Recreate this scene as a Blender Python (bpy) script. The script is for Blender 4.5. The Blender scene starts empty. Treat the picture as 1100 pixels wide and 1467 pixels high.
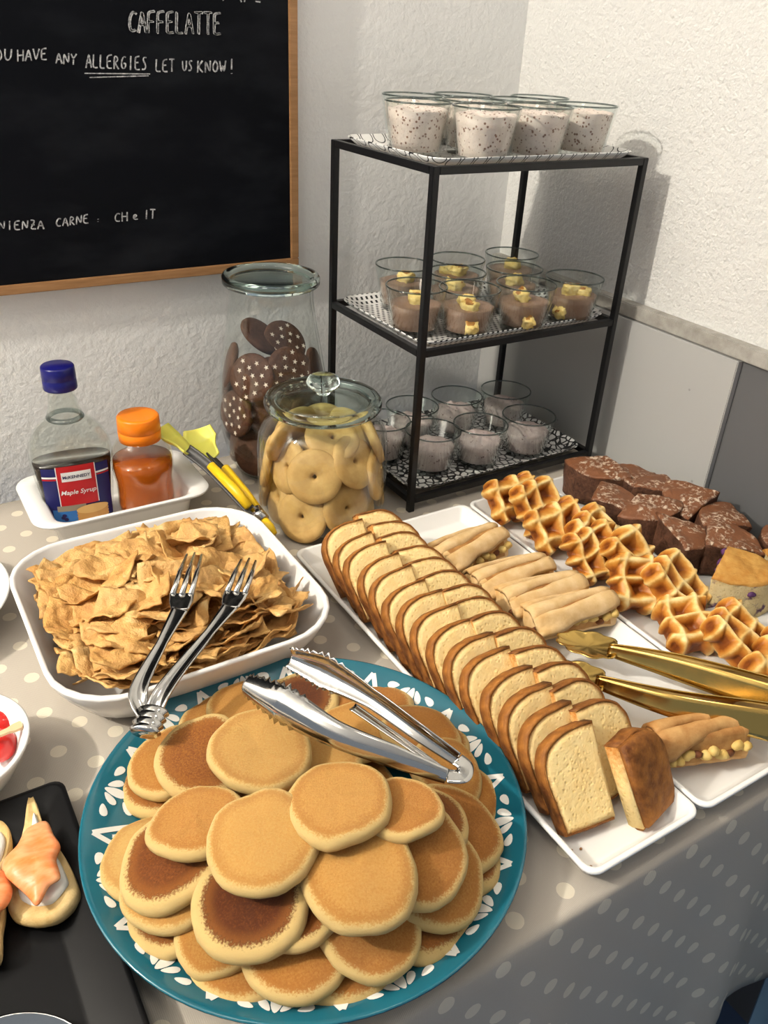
import bpy, bmesh, math, random
import numpy as np
from mathutils import Vector, Matrix, Euler, noise
# ------------------------------------------------------------------ camera, light, exposure
S = bpy.context.scene
COL = S.collection
FPX, CAMX, CAMY, CAMZ = 1190.6, -.5402, -.7654, .5457
YAW, PITCH, ROLL = -.5788, -.5301, -.0547
RC = (Matrix.Rotation(YAW, 3, 'Z') @ Matrix.Rotation(PITCH, 3, 'X') @ Matrix.Rotation(ROLL, 3, 'Y'))
cd = bpy.data.cameras.new('camera'); cam = bpy.data.objects.new('camera', cd); COL.objects.link(cam)
cd.sensor_fit = 'VERTICAL'; cd.sensor_height = 36; cd.sensor_width = 27; cd.lens = FPX / 1467 * 36; cd.clip_start = .01
rx, fy, uz = RC @ Vector((1, 0, 0)), RC @ Vector((0, 1, 0)), RC @ Vector((0, 0, 1))
cam.matrix_world = Matrix(((rx.x, uz.x, -fy.x, CAMX), (rx.y, uz.y, -fy.y, CAMY), (rx.z, uz.z, -fy.z, CAMZ), (0, 0, 0, 1)))
S.camera = cam
CP = Vector((CAMX, CAMY, CAMZ))
wd = bpy.data.worlds.new('room_daylight'); S.world = wd; wd.use_nodes = True
wd.node_tree.nodes['Background'].inputs[0].default_value = (.80, .89, 1.0, 1)
wd.node_tree.nodes['Background'].inputs[1].default_value = .36

def lamp(name, kind, energy, color, loc, rot, **kw):
    l = bpy.data.lights.new(name, kind); l.energy = energy; l.color = color
    for k, v in kw.items(): setattr(l, k, v)
    o = bpy.data.objects.new(name, l); COL.objects.link(o); o.location = loc; o.rotation_euler = rot
    return o
def look(d): return Vector(d).to_track_quat('-Z', 'Y').to_euler()
lamp('track_spotlight', 'POINT', 138, (1.0, .93, .81), (-1.85, -.05, 1.42), (0, 0, 0), shadow_soft_size=.035)
lamp('ceiling_lamp', 'AREA', 3.2, (1.0, .92, .80), (-.75, -.40, 1.6), (0, 0, 0), shape='DISK', size=.3)
lamp('ceiling_lamp_right', 'AREA', 1.5, (1.0, .92, .80), (.0, -.45, 1.6), (0, 0, 0), shape='DISK', size=.2)
vs = S.view_settings
vs.view_transform = 'Standard'; vs.look = 'None'; vs.gamma = 1; vs.use_curve_mapping = False; vs.exposure = 0.0
S.cycles.transparent_max_bounces = 40; S.cycles.max_bounces = 14; S.cycles.transmission_bounces = 12
R = math.radians
rnd = random.Random(7)

# ------------------------------------------------------------------ pixel -> world point on a real plane
def ray(u, v):
    return RC @ Vector(((u - 550) / FPX, 1, -(v - 733.5) / FPX))
def at(u, v, z=0):
    d = ray(u, v); return CP + d * ((z - CP.z) / d.z)
def aty(u, v, y):
    d = ray(u, v); return CP + d * ((y - CP.y) / d.y)

# ------------------------------------------------------------------ materials
class NT:
    def __init__(s, name):
        s.m = bpy.data.materials.new(name); s.m.use_nodes = True; s.t = s.m.node_tree; s.t.nodes.clear()
        s.out = s.n('ShaderNodeOutputMaterial')
    def n(s, typ, **kw):
        x = s.t.nodes.new(typ)
        for k, v in kw.items():
            if k.startswith('i_'): x.inputs[k[2:].replace('_', ' ')].default_value = v
            else: setattr(x, k, v)
        return x
    def l(s, a, b): s.t.links.new(a, b)
    def coord(s, w='Object', scale=None):
        c = s.n('ShaderNodeTexCoord').outputs[w]
        if scale is None: return c
        m = s.n('ShaderNodeMapping'); m.inputs['Scale'].default_value = scale if hasattr(scale, '__len__') else (scale,) * 3
        s.l(c, m.inputs[0]); return m.outputs[0]
    def noise(s, vec, scale, detail=4, rough=.55):
        x = s.n('ShaderNodeTexNoise'); x.inputs['Scale'].default_value = scale; x.inputs['Detail'].default_value = detail; x.inputs['Roughness'].default_value = rough
        if vec is not None: s.l(vec, x.inputs['Vector'])
        return x.outputs['Fac']
    def voro(s, vec, scale, feature='F1'):
        x = s.n('ShaderNodeTexVoronoi', feature=feature); x.inputs['Scale'].default_value = scale
        if vec is not None: s.l(vec, x.inputs['Vector'])
        return x
    def ramp(s, fac, stops):
        x = s.n('ShaderNodeValToRGB'); e = x.color_ramp.elements
        while len(e) < len(stops): e.new(.5)
        for el, (p, c) in zip(e, stops): el.position = p; el.color = (c if len(c) == 4 else (*c, 1)) if hasattr(c, '__len__') else (c, c, c, 1)
        s.l(fac, x.inputs[0]); return x.outputs[0]
    def mix(s, f, a, b, mode='MIX'):
        x = s.n('ShaderNodeMix', data_type='RGBA', blend_type=mode)
        for i, v in ((0, f), (6, a), (7, b)):
            if hasattr(v, 'is_output'): s.l(v, x.inputs[i])
            else: x.inputs[i].default_value = v if not hasattr(v, '__len__') else (v if len(v) == 4 else (*v, 1))
        return x.outputs[2]
    def math(s, op, a, b=0.0, c=0.0):
        x = s.n('ShaderNodeMath', operation=op)
        for i, v in enumerate((a, b, c)):
            if hasattr(v, 'is_output'): s.l(v, x.inputs[i])
            else: x.inputs[i].default_value = v
        return x.outputs[0]
    def attr(s, name): return s.n('ShaderNodeAttribute', attribute_name=name).outputs['Fac']
    def bump(s, h, strength=.3, dist=.002, prev=None):
        x = s.n('ShaderNodeBump'); x.inputs['Strength'].default_value = strength; x.inputs['Distance'].default_value = dist
        s.l(h, x.inputs['Height'])
        if prev is not None: s.l(prev, x.inputs['Normal'])
        return x.outputs[0]
    def pbr(s, color=(.8, .8, .8), rough=.5, metal=0, normal=None, spec=.5, coat=0, trans=0, ior=1.45, sss=0, sheen=0):
        x = s.n('ShaderNodeBsdfPrincipled')
        for nm, v in (('Base Color', color), ('Roughness', rough), ('Metallic', metal), ('Specular IOR Level', spec), ('Coat Weight', coat), ('Transmission Weight', trans), ('IOR', ior)):
            if hasattr(v, 'is_output'): s.l(v, x.inputs[nm])
            elif nm == 'Base Color': x.inputs[nm].default_value = (*v, 1) if len(v) == 3 else v
            else: x.inputs[nm].default_value = v
        if coat: x.inputs['Coat Roughness'].default_value = .15
        if sss:
            x.inputs['Subsurface Weight'].default_value = sss; x.inputs['Subsurface Radius'].default_value = (.006, .003, .0015); x.inputs['Subsurface Scale'].default_value = 1
        if normal is not None: s.l(normal, x.inputs['Normal'])
        s.l(x.outputs[0], s.out.inputs[0]); return s.m

def srgb(r, g, b):
    f = lambda c: ((c / 255) / 12.92 if c / 255 <= .04045 else ((c / 255 + .055) / 1.055) ** 2.4)
    return (f(r), f(g), f(b))
M = {}
def plain(name, col, rough=.5, metal=0, **kw): M[name] = NT(name).pbr(col, rough, metal, **kw)

def m_wall(name, col, s1, strength):
    t = NT(name); c = t.coord('Object'); h = t.noise(c, s1, 3, .6); h2 = t.noise(c, s1 * .12, 2)
    cc = t.mix(t.math('MULTIPLY', h2, .5), col, tuple(x * .93 for x in col))
    M[name] = t.pbr(cc, .85, normal=t.bump(h, strength, .004), spec=.2)
m_wall('plaster', (.82, .815, .80), 120, .40)
m_wall('stucco', (.70, .69, .665), 150, .85)
def m_panel(name, col):
    t = NT(name); c = t.coord('Object'); n = t.noise(c, 6, 3); sp = t.voro(c, 22).outputs['Distance']
    spots = t.ramp(sp, [(.03, 1), (.05, 0)]); cc = t.mix(t.math('MULTIPLY', n, .3), col, tuple(x * .8 for x in col))
    cc = t.mix(t.math('MULTIPLY', spots, .5), cc, tuple(x * .35 for x in col))
    M[name] = t.pbr(cc, .45, spec=.4)
m_panel('panel_light', (.43, .425, .41)); m_panel('panel_dark', (.125, .125, .128))
t = NT('ledge_stone'); c = t.coord(); M['ledge'] = t.pbr(t.ramp(t.noise(c, 30, 6, .7), [(.3, (.26, .24, .21)), (.7, (.46, .44, .40))]), .8)
plain('floor_blue', (.10, .16, .30), .6); plain('ceiling_white', (.75, .74, .72), .9)
plain('table_wood', (.30, .20, .11), .6)
# tablecloth: printed cream dots on beige linen, in the cloth's own flat coordinates
t = NT('tablecloth'); uv = t.n('ShaderNodeUVMap', uv_map='cloth').outputs[0]
sep = t.n('ShaderNodeSeparateXYZ'); t.l(uv, sep.inputs[0])
def dots(ox, oy):
    dx = t.math('SUBTRACT', t.math('FRACT', t.math('ADD', t.math('DIVIDE', sep.outputs[0], .048), ox)), .5)
    dy = t.math('SUBTRACT', t.math('FRACT', t.math('ADD', t.math('DIVIDE', sep.outputs[1], .0525), oy)), .5)
    dx = t.math('MULTIPLY', dx, .048); dy = t.math('MULTIPLY', dy, .0525)
    d = t.math('SQRT', t.math('ADD', t.math('MULTIPLY', dx, dx), t.math('MULTIPLY', dy, dy)))
    return t.math('LESS_THAN', t.math('ADD', d, t.math('MULTIPLY', t.noise(uv, 160, 2), .0012)), .0074)
dd = t.math('MAXIMUM', dots(.69, .38), dots(.19, .88))
n1 = t.noise(uv, 900, 3, .7); n2 = t.noise(uv, 7, 2)
wv = t.n('ShaderNodeTexWave', wave_type='BANDS', bands_direction='X'); wv.inputs['Scale'].default_value = 260; t.l(uv, wv.inputs[0])
base = t.mix(t.math('MULTIPLY', n1, .6), (.43, .385, .33), (.36, .325, .28)); base = t.mix(t.math('MULTIPLY', n2, .3), base, (.48, .43, .37))
M['cloth'] = t.pbr(t.mix(t.math('MULTIPLY', dd, .85), base, (.66, .60, .48)), .8, normal=t.bump(t.math('ADD', n1, wv.outputs['Fac']), .15, .001), spec=.25)
# chalkboard
t = NT('chalkboard'); c = t.coord('Object'); n = t.noise(t.coord('Object', (2, 1, 5)), 3, 4, .6)
M['board'] = t.pbr(t.mix(t.ramp(n, [(.48, 0), (.75, 1)]), (.0022, .0028, .0048), (.012, .0135, .017)), .6, spec=.12)
t = NT('frame_wood'); c = t.coord('Object', (4, 4, 40)); M['frame_wood'] = t.pbr(t.ramp(t.noise(c, 6, 4), [(.3, (.26, .13, .05)), (.7, (.38, .20, .085))]), .5)
t = NT('chalk'); c = t.coord(); M['chalk'] = t.pbr(t.ramp(t.noise(c, 260, 4, .8), [(.38, (.16, .16, .17)), (.6, (.60, .60, .60))]), .95, spec=.1)
# ceramics / metals
t = NT('white_ceramic'); M['ceramic'] = t.pbr((.80, .79, .77), .12, coat=.3)
plain('black_ceramic', (.005, .005, .0055), .32, spec=.2); plain('black_metal', (.008, .008, .009), .38, spec=.4)
t = NT('teal_glaze'); c = t.coord(); M['teal'] = t.pbr(t.mix(t.noise(c, 25, 3), (.008, .095, .140), (.013, .130, .178)), .12, coat=.4)
t = NT('white_glaze'); M['white_glaze'] = t.pbr((.72, .72, .68), .25)
t = NT('steel'); c = t.coord(); M['steel'] = t.pbr((.53, .52, .50), t.ramp(t.noise(c, 60, 2), [(.3, .08), (.7, .17)]), 1)
t = NT('gold'); c = t.coord(); M['gold'] = t.pbr((.56, .37, .11), t.ramp(t.noise(c, 40, 2), [(.3, .14), (.7, .26)]), 1)
# thin clear glass: light goes straight through the thin wall, the surface reflects by Fresnel
def thin(name, tint, ior=1.45, extra=0.0):
    t = NT(name); tr = t.n('ShaderNodeBsdfTransparent'); tr.inputs[0].default_value = (*tint, 1)
    gl = t.n('ShaderNodeBsdfGlossy'); gl.inputs['Roughness'].default_value = .02; gl.inputs[0].default_value = (.95, .97, .97, 1)
    lw = t.n('ShaderNodeLayerWeight'); lw.inputs[0].default_value = .5; f0 = ((ior - 1) / (ior + 1)) ** 2
    fr = t.math('MULTIPLY_ADD', t.math('POWER', lw.outputs['Facing'], 5), 1 - f0, f0 + extra)
    mx = t.n('ShaderNodeMixShader'); t.l(fr, mx.inputs[0]); t.l(tr.outputs[0], mx.inputs[1]); t.l(gl.outputs[0], mx.inputs[2])
    t.l(mx.outputs[0], t.out.inputs[0]); M[name] = t.m
thin('thin_glass', (.955, .97, .965)); thin('jar_glass', (.975, .985, .98)); thin('bottle_glass', (.955, .965, .95))
thin('lid_glass', (.86, .93, .91), 1.5, .02); thin('rim_glass', (.42, .47, .46), 1.5, .05)
t = NT('green_glass'); M['green_glass'] = t.pbr((.80, .93, .88), .03, trans=1, ior=1.42)
# foods
def m_pancake():
    t = NT('pancake'); c = t.coord('Object'); oi = t.n('ShaderNodeObjectInfo'); sc = t.n('ShaderNodeSeparateColor'); t.l(oi.outputs['Color'], sc.inputs[0])
    br = sc.outputs[0]
    rr = t.attr('rr'); side = t.attr('side')
    off = t.n('ShaderNodeVectorMath', operation='ADD'); t.l(c, off.inputs[0]); t.l(oi.outputs['Random'], off.inputs[1])
    n1 = t.noise(off.outputs[0], 26, 4, .6); n2 = t.noise(off.outputs[0], 120, 4, .7); n3 = t.noise(off.outputs[0], 420, 3, .7)
    v = t.math('ADD', br, t.math('MULTIPLY', t.math('SUBTRACT', n1, .5), .55)); v = t.math('ADD', v, t.math('MULTIPLY', t.math('SUBTRACT', n2, .5), .35)); v = t.math('ADD', v, t.math('MULTIPLY', t.math('SUBTRACT', n3, .5), .12))
    top = t.ramp(v, [(0, (.58, .36, .115)), (.28, (.54, .275, .068)), (.55, (.42, .165, .030)), (.8, (.20, .058, .010)), (1, (.095, .024, .006))])
    edge = t.math('ADD', t.math('ADD', rr, t.math('MULTIPLY', t.math('SUBTRACT', n1, .5), .30)), t.math('MULTIPLY', br, .16))
    ring = t.ramp(edge, [(.70, 0), (.86, .55), (.93, 0)])
    spots = t.math('MULTIPLY', t.ramp(t.voro(off.outputs[0], 300).outputs['Distance'], [(.10, 1), (.16, 0)]), t.ramp(n2, [(.55, 0), (.6, 1)]))
    top = t.mix(t.math('MULTIPLY', ring, .8), top, (.36, .135, .024)); top = t.mix(t.math('MULTIPLY', spots, .6), top, (.16, .05, .01))
    ef = t.ramp(edge, [(.90, 0), (.985, 1)])
    pale = t.mix(n2, (.70, .53, .24), (.60, .385, .125))
    col = t.mix(t.math('MAXIMUM', ef, side), top, pale)
    M['pancake'] = t.pbr(col, .5, normal=t.bump(t.math('ADD', t.math('ADD', n2, n1), t.math('MULTIPLY', n3, .5)), .55, .002), spec=.35, sss=.10)
m_pancake()
def m_crumb(name, a, b, crust, pore=420):
    t = NT(name); c = t.coord('Object'); v = t.voro(c, pore).outputs['Distance']; n = t.noise(c, 240, 4, .7); e = t.attr('e')
    n3 = t.noise(c, 75, 3, .6); col = t.mix(t.ramp(v, [(.08, .8), (.30, 0)]), a, b); col = t.mix(t.ramp(n3, [(.42, 0), (.72, .6)]), col, b)
    if name == 'blueberry_crumb': col = t.mix(t.ramp(t.noise(c, 48, 3, .6), [(.55, 0), (.62, .9)]), col, (.075, .022, .10))
    k = t.math('ADD', e, t.math('MULTIPLY', t.math('SUBTRACT', n, .5), .7))
    col = t.mix(t.ramp(k, [(.45, 0), (.75, .6), (1, 1)]), col, crust)
    M[name] = t.pbr(col, .8, normal=t.bump(t.math('SUBTRACT', t.math('ADD', n, n3), t.math('MULTIPLY', t.ramp(v, [(.1, 1), (.4, 0)]), .5)), .5, .002), spec=.15, sss=.06)
m_crumb('cake_crumb', (.88, .67, .32), (.80, .53, .20), (.44, .17, .032), 260)
m_crumb('blueberry_crumb', (.66, .54, .30), (.55, .40, .18), (.45, .22, .05))
def m_crust(name, a, b, sc=120, bs=.5):
    t = NT(name); c = t.coord('Object'); n = t.noise(c, sc, 5, .7); n2 = t.noise(c, sc * .25, 3)
    M[name] = t.pbr(t.mix(t.ramp(t.math('ADD', t.math('MULTIPLY', n, .5), t.math('MULTIPLY', n2, .5)), [(.35, 0), (.65, 1)]), a, b), .6, normal=t.bump(n, bs, .002), spec=.3)
m_crust('cake_crust', (.10, .028, .006), (.40, .155, .030), 85, .8); m_crust('blueberry_top', (.42, .18, .03), (.60, .34, .09))
m_crust('strudel_pastry', (.56, .34, .13), (.76, .56, .31), 60, .35); m_crust('strudel_inside', (.26, .10, .025), (.52, .28, .09), 80, .4); m_crust('strudel_brown', (.34, .14, .035), (.60, .36, .14), 60, .4)
m_crust('apple', (.55, .34, .08), (.68, .50, .18), 90, .2); m_crust('raisin', (.10, .03, .01), (.2, .07, .02), 90, .3)
m_crust('choc_cookie', (.050, .020, .010), (.105, .045, .022), 200, .5); m_crust('ring_cookie', (.46, .27, .085), (.64, .42, .16), 60, .25)
m_crust('star_sugar', (.62, .52, .42), (.75, .68, .58), 200, .2)
m_crust('choc_crumb', (.05, .02, .011), (.15, .066, .036), 260, .9)
t = NT('choc_top'); c = t.coord('Object'); n = t.noise(c, 60, 4, .7); v = t.voro(t.coord('Object', (1, 1, 1)), 150).outputs['Distance']
sg = t.math('MULTIPLY', t.ramp(t.noise(c, 190, 4, .65), [(.50, 0), (.58, 1)]), t.ramp(t.noise(c, 34, 2), [(.42, 0), (.52, 1)]))
M['choc_top'] = t.pbr(t.mix(sg, t.mix(n, (.135, .048, .019), (.25, .095, .038)), (.62, .48, .36)), .55, normal=t.bump(t.math('ADD', n, sg), .6, .003))
def m_attr(name, stops, scale, rough, bs=.4, attrn='h', amp=.4):
    t = NT(name); c = t.coord('Object'); n = t.noise(c, scale, 4, .65); k = t.math('ADD', t.attr(attrn), t.math('MULTIPLY', t.math('SUBTRACT', n, .5), amp))
    M[name] = t.pbr(t.ramp(k, stops), rough, normal=t.bump(n, bs, .0015), spec=.35)
m_attr('waffle', [(.05, (.20, .05, .007)), (.35, (.44, .15, .018)), (.62, (.58, .27, .05)), (.78, (.76, .50, .17)), (.95, (.85, .66, .32))], 60, .42, .4, 'h', .75)
t = NT('chip'); c = t.coord('Object'); n = t.noise(c, 70, 5, .7); n2 = t.noise(c, 22, 3); oi = t.n('ShaderNodeObjectInfo')
M['chip'] = t.pbr(t.mix(t.math('MULTIPLY', oi.outputs['Random'], .45), t.ramp(t.math('ADD', t.math('MULTIPLY', n, .5), t.math('MULTIPLY', n2, .5)), [(.34, (.34, .14, .030)), (.47, (.56, .29, .08)), (.56, (.66, .38, .12)), (.68, (.80, .57, .27))]), (.66, .42, .17)), .6, normal=t.bump(n, 1.0, .004))
def m_cream(name, a, b, bits, dens):
    t = NT(name); c = t.coord('Object'); n = t.noise(c, 90, 4, .6); v = t.voro(c, 240); 
    k = t.math('MULTIPLY', t.ramp(v.outputs['Distance'], [(.26, 1), (.36, 0)]), t.ramp(t.noise(c, 130, 2), [(dens, 0), (dens + .04, 1)]))
    M[name] = t.pbr(t.mix(k, t.mix(n, a, b), bits), .5, normal=t.bump(n, .4, .003), sss=.05)
m_cream('muesli_cream', (.86, .74, .67), (.78, .63, .56), (.30, .16, .11), .46)
m_cream('pink_cream', (.66, .55, .52), (.55, .44, .42), (.22, .13, .12), .56)
m_cream('choc_mousse', (.36, .225, .16), (.30, .18, .125), (.2, .12, .08), .9)
m_crust('sponge', (.74, .52, .14), (.85, .70, .32), 200, .6); m_crust('sponge_brown', (.28, .10, .02), (.50, .26, .06), 150, .4)
plain('cherry', (.52, .015, .012), .12, coat=.4); plain('pick_wood', (.62, .42, .24), .6)
t = NT('salmon'); c = t.coord('Object', (1, 1, 1)); n = t.noise(c, 35, 3); n9 = t.noise(t.coord('Object', (1, 3, 1)), 60, 3); M['salmon'] = t.pbr(t.mix(t.ramp(t.math('ADD', t.math('MULTIPLY', n, .5), t.math('MULTIPLY', n9, .5)), [(.4, 0), (.6, 1)]), (.80, .20, .045), (.78, .36, .17)), .38, normal=t.bump(n9, .3, .002))
plain('cream_cheese', (.80, .77, .70), .45); m_crust('toast', (.50, .32, .11), (.68, .50, .24), 120, .4)
# packaging
plain('blue_cap', (.006, .006, .115), .3); plain('orange_cap', (.85, .21, .004), .35); plain('grey_plastic', (.045, .043, .042), .5); plain('yellow_plastic', (.78, .50, .012), .4)
t = NT('yellow_silicone'); M['yellow_silicone'] = t.pbr((.80, .76, .14), .45, sss=.2)
plain('syrup', (.010, .004, .002), .08); plain('label_navy', (.006, .008, .10), .4); plain('label_red', (.50, .008, .012), .4); plain('label_white', (.78, .77, .75), .5)
plain('label_blue', (.03, .17, .48), .4); plain('label_gold', (.28, .24, .17), .5); plain('label_pancake', (.55, .28, .07), .5); plain('label_pancake_light', (.68, .42, .14), .5); plain('label_berry', (.02, .015, .10), .5)
plain('ink', (.01, .01, .06), .6)
t = NT('honey'); M['honey'] = t.pbr((.55, .13, .008), .05, trans=.55, ior=1.35, coat=.3)
thin('honey_glass', (.95, .93, .88))
plain('chair_blue', (.10, .20, .33), .7); plain('crumb_brown', (.25, .11, .04), .8)
# rack tray prints
def m_print(name, kind):
    t = NT(name); c = t.coord('Object'); s2 = t.n('ShaderNodeSeparateXYZ'); t.l(c, s2.inputs[0]); W, B = (.74, .73, .71), (.012, .012, .013)
    if kind == 'pebble':
        v = t.voro(c, 105, 'DISTANCE_TO_EDGE').outputs['Distance']; f = t.math('GREATER_THAN', v, .12); col = t.mix(f, B, W)
    elif kind == 'dash':
        r = t.math('DIVIDE', s2.outputs[1], .0072); row = t.math('FLOOR', r); fy_ = t.math('FRACT', r)
        fx_ = t.math('FRACT', t.math('ADD', t.math('DIVIDE', s2.outputs[0], .0078), t.math('MULTIPLY', row, .5)))
        f = t.math('MULTIPLY', t.math('LESS_THAN', t.math('ABSOLUTE', t.math('SUBTRACT', fx_, .5)), .22), t.math('LESS_THAN', t.math('ABSOLUTE', t.math('SUBTRACT', fy_, .5)), .30)); col = t.mix(f, W, B)
    else:
        r = t.math('DIVIDE', s2.outputs[1], .022); row = t.math('FLOOR', r); fy_ = t.math('SUBTRACT', t.math('FRACT', r), .5)
        fx_ = t.math('SUBTRACT', t.math('FRACT', t.math('ADD', t.math('DIVIDE', s2.outputs[0], .018), t.math('MULTIPLY', row, .5))), .5)
        d = t.math('SQRT', t.math('ADD', t.math('MULTIPLY', fx_, fx_), t.math('MULTIPLY', fy_, fy_)))
        f = t.math('LESS_THAN', t.math('ABSOLUTE', t.math('SUBTRACT', d, .42)), .035); col = t.mix(f, W, B)
    M[name] = t.pbr(col, .3)
m_print('print_pebble', 'pebble'); m_print('print_dash', 'dash'); m_print('print_ring', 'ring')

# ------------------------------------------------------------------ mesh helpers
def mesh(name, V, F, mat, smooth=True, attrs=None, mats=None, fm=None):
    me = bpy.data.meshes.new(name); me.from_pydata([tuple(v) for v in V], [], F); me.update()
    for m in (mats or [mat]): me.materials.append(M[m])
    if fm: me.polygons.foreach_set('material_index', fm)
    if smooth is True: me.polygons.foreach_set('use_smooth', [True] * len(me.polygons))
    for k, v in (attrs or {}).items():
        a = me.attributes.new(k, 'FLOAT', 'POINT'); a.data.foreach_set('value', v)
    bm = bmesh.new(); bm.from_mesh(me); bmesh.ops.recalc_face_normals(bm, faces=bm.faces); bm.to_mesh(me); bm.free()
    return me
def obj(name, me, parent=None, mw=None, **tags):
    o = bpy.data.objects.new(name, me); COL.objects.link(o)
    if parent is not None: o.parent = parent
    if mw is not None: o.matrix_local = mw
    for k, v in tags.items(): o[k] = v
    return o
def thing(name, label, cat, mw=None, group=None):
    o = bpy.data.objects.new(name, None); COL.objects.link(o); o.empty_display_size = .02
    if mw is not None: o.matrix_world = mw
    o['label'] = label; o['category'] = cat
    if group: o['group'] = group
    return o
def tagd(o, label, cat, group=None):
    o['label'] = label; o['category'] = cat
    if group: o['group'] = group
    return o
def struct(o): o['kind'] = 'structure'; return o
def T(x, y, z): return Matrix.Translation((x, y, z))
def RX(a): return Matrix.Rotation(a, 4, 'X')
def RY(a): return Matrix.Rotation(a, 4, 'Y')
def RZ(a): return Matrix.Rotation(a, 4, 'Z')
def tilt(az, ang):  # lean the local +Z towards the world azimuth az
    return Matrix.Rotation(ang, 4, Vector((-math.sin(az), math.cos(az), 0)))
def boxg(x0, x1, y0, y1, z0, z1, b=0):
    if b <= 0:
        V = [(x, y, z) for x in (x0, x1) for y in (y0, y1) for z in (z0, z1)]
        return V, [(0, 1, 3, 2), (4, 6, 7, 5), (0, 4, 5, 1), (2, 3, 7, 6), (0, 2, 6, 4), (1, 5, 7, 3)]
    bm = bmesh.new(); V, F = boxg(x0, x1, y0, y1, z0, z1); vs_ = [bm.verts.new(v) for v in V]
    for f in F: bm.faces.new([vs_[i] for i in f])
    bmesh.ops.bevel(bm, geom=bm.edges[:], offset=b, segments=2, affect='EDGES'); bm.verts.index_update()
    V = [v.co[:] for v in bm.verts]; F = [tuple(v.index for v in f.verts) for f in bm.faces]; bm.free(); return V, F
def box(name, x0, x1, y0, y1, z0, z1, mat, parent=None, b=0):
    V, F = boxg(x0, x1, y0, y1, z0, z1, b); return obj(name, mesh(name, V, F, mat, smooth=False), parent)
def loft(loops, cap0=True, cap1=True, closed=True):
    n = len(loops[0]); V = [p for L in loops for p in L]; F = []
    for k in range(len(loops) - 1):
        for i in range(n if closed else n - 1):
            j = (i + 1) % n; F.append((k * n + i, k * n + j, (k + 1) * n + j, (k + 1) * n + i))
    if cap0: F.append(tuple(range(n)))
    if cap1: F.append(tuple(range((len(loops) - 1) * n, len(loops) * n)))
    return V, F
def lathe(prof, seg=48, wob=None):
    loops, V, F = [], [], []
    for r, z in prof:
        loops.append([(r * math.cos(2 * math.pi * i / seg), r * math.sin(2 * math.pi * i / seg), z) for i in range(seg)])
    c0, c1 = prof[0][0] > 1e-6, prof[-1][0] > 1e-6
    V, F = loft(loops, False, False)
    bm = None
    return V, F
def rrect(hx, hy, r, z, k=6, cx=0, cy=0):
    P = []
    for sx, sy, a0 in ((1, 1, 0), (-1, 1, 90), (-1, -1, 180), (1, -1, 270)):
        for i in range(k + 1):
            a = R(a0 + 90 * i / k); P.append((cx + sx * (hx - r) + r * math.cos(a), cy + sy * (hy - r) + r * math.sin(a), z))
    return P
def weld(V, F, d=1e-5):
    bm = bmesh.new(); vv = [bm.verts.new(v) for v in V]
    for f in F:
        try: bm.faces.new([vv[i] for i in f])
        except ValueError: pass
    bmesh.ops.remove_doubles(bm, verts=bm.verts[:], dist=d); bm.verts.index_update()
    V = [v.co[:] for v in bm.verts]; F = [tuple(v.index for v in f.verts) for f in bm.faces]; bm.free(); return V, F
def tube(pts, rad, n=8, cap=True):
    pts = [Vector(p) for p in pts]; loops = []; up = Vector((0, 0, 1))
    for i, p in enumerate(pts):
        d = (pts[min(i + 1, len(pts) - 1)] - pts[max(i - 1, 0)]).normalized()
        s = d.cross(up if abs(d.z) < .95 else Vector((1, 0, 0))).normalized(); w = s.cross(d); r = rad[i] if hasattr(rad, '__len__') else rad
        loops.append([tuple(p + s * r * math.cos(2 * math.pi * k / n) + w * r * math.sin(2 * math.pi * k / n)) for k in range(n)])
    return loft(loops, cap, cap)
def merge(parts):
    V, F = [], []
    for v, f in parts:
        o = len(V); V += list(v); F += [tuple(i + o for i in q) for q in f]
    return V, F
def xf(vf, mw): return [tuple(mw @ Vector(v)) for v in vf[0]], vf[1]
def nz(p, s=1.0, seed=0.0): return noise.noise(Vector(p) * s + Vector((seed, seed * 1.7, seed * .3)))
def lump(r, sub, seed, amp, sq=(1, 1, 1), freq=1.2):
    bm = bmesh.new(); bmesh.ops.create_icosphere(bm, subdivisions=sub, radius=1)
    for v in bm.verts:
        d = v.co.copy(); v.co = Vector((d.x * sq[0], d.y * sq[1], d.z * sq[2])) * r * (1 + amp * nz(d, freq, seed))
    bm.verts.index_update(); V = [v.co[:] for v in bm.verts]; F = [tuple(v.index for v in f.verts) for f in bm.faces]; bm.free(); return V, F
ORD = ['first', 'second', 'third', 'fourth', 'fifth', 'sixth', 'seventh', 'eighth', 'ninth', 'tenth', 'eleventh', 'twelfth', 'thirteenth', 'fourteenth', 'fifteenth', 'sixteenth', 'seventeenth', 'eighteenth', 'nineteenth', 'twentieth']

# ------------------------------------------------------------------ the room
WY, WX, PX, LEDGE, FLOOR = .314, .364, .350, .232, -.75
struct(box('floor', -4, 1.2, -4, 1.2, FLOOR - .05, FLOOR, 'floor_blue'))
struct(box('ceiling', -2.6, .6, -2.2, .5, 1.75, 1.8, 'ceiling_white'))
struct(box('wall_back', -4, WX + .2, WY, WY + .15, FLOOR, 1.75, 'plaster'))
struct(box('wall_right', WX, WX + .15, -2.2, WY, LEDGE - .02, 1.75, 'stucco'))
struct(box('wall_lower_right', PX + .006, WX + .15, -2.2, WY, FLOOR, LEDGE - .02, 'panel_dark'))
struct(box('trim_1', PX - .004, PX + .006, -.178, WY, FLOOR, LEDGE - .02, 'panel_light', b=.001))
struct(box('trim_2', PX - .002, WX + .001, -2.2, WY, LEDGE - .0185, LEDGE, 'ledge', b=.0015))

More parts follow.
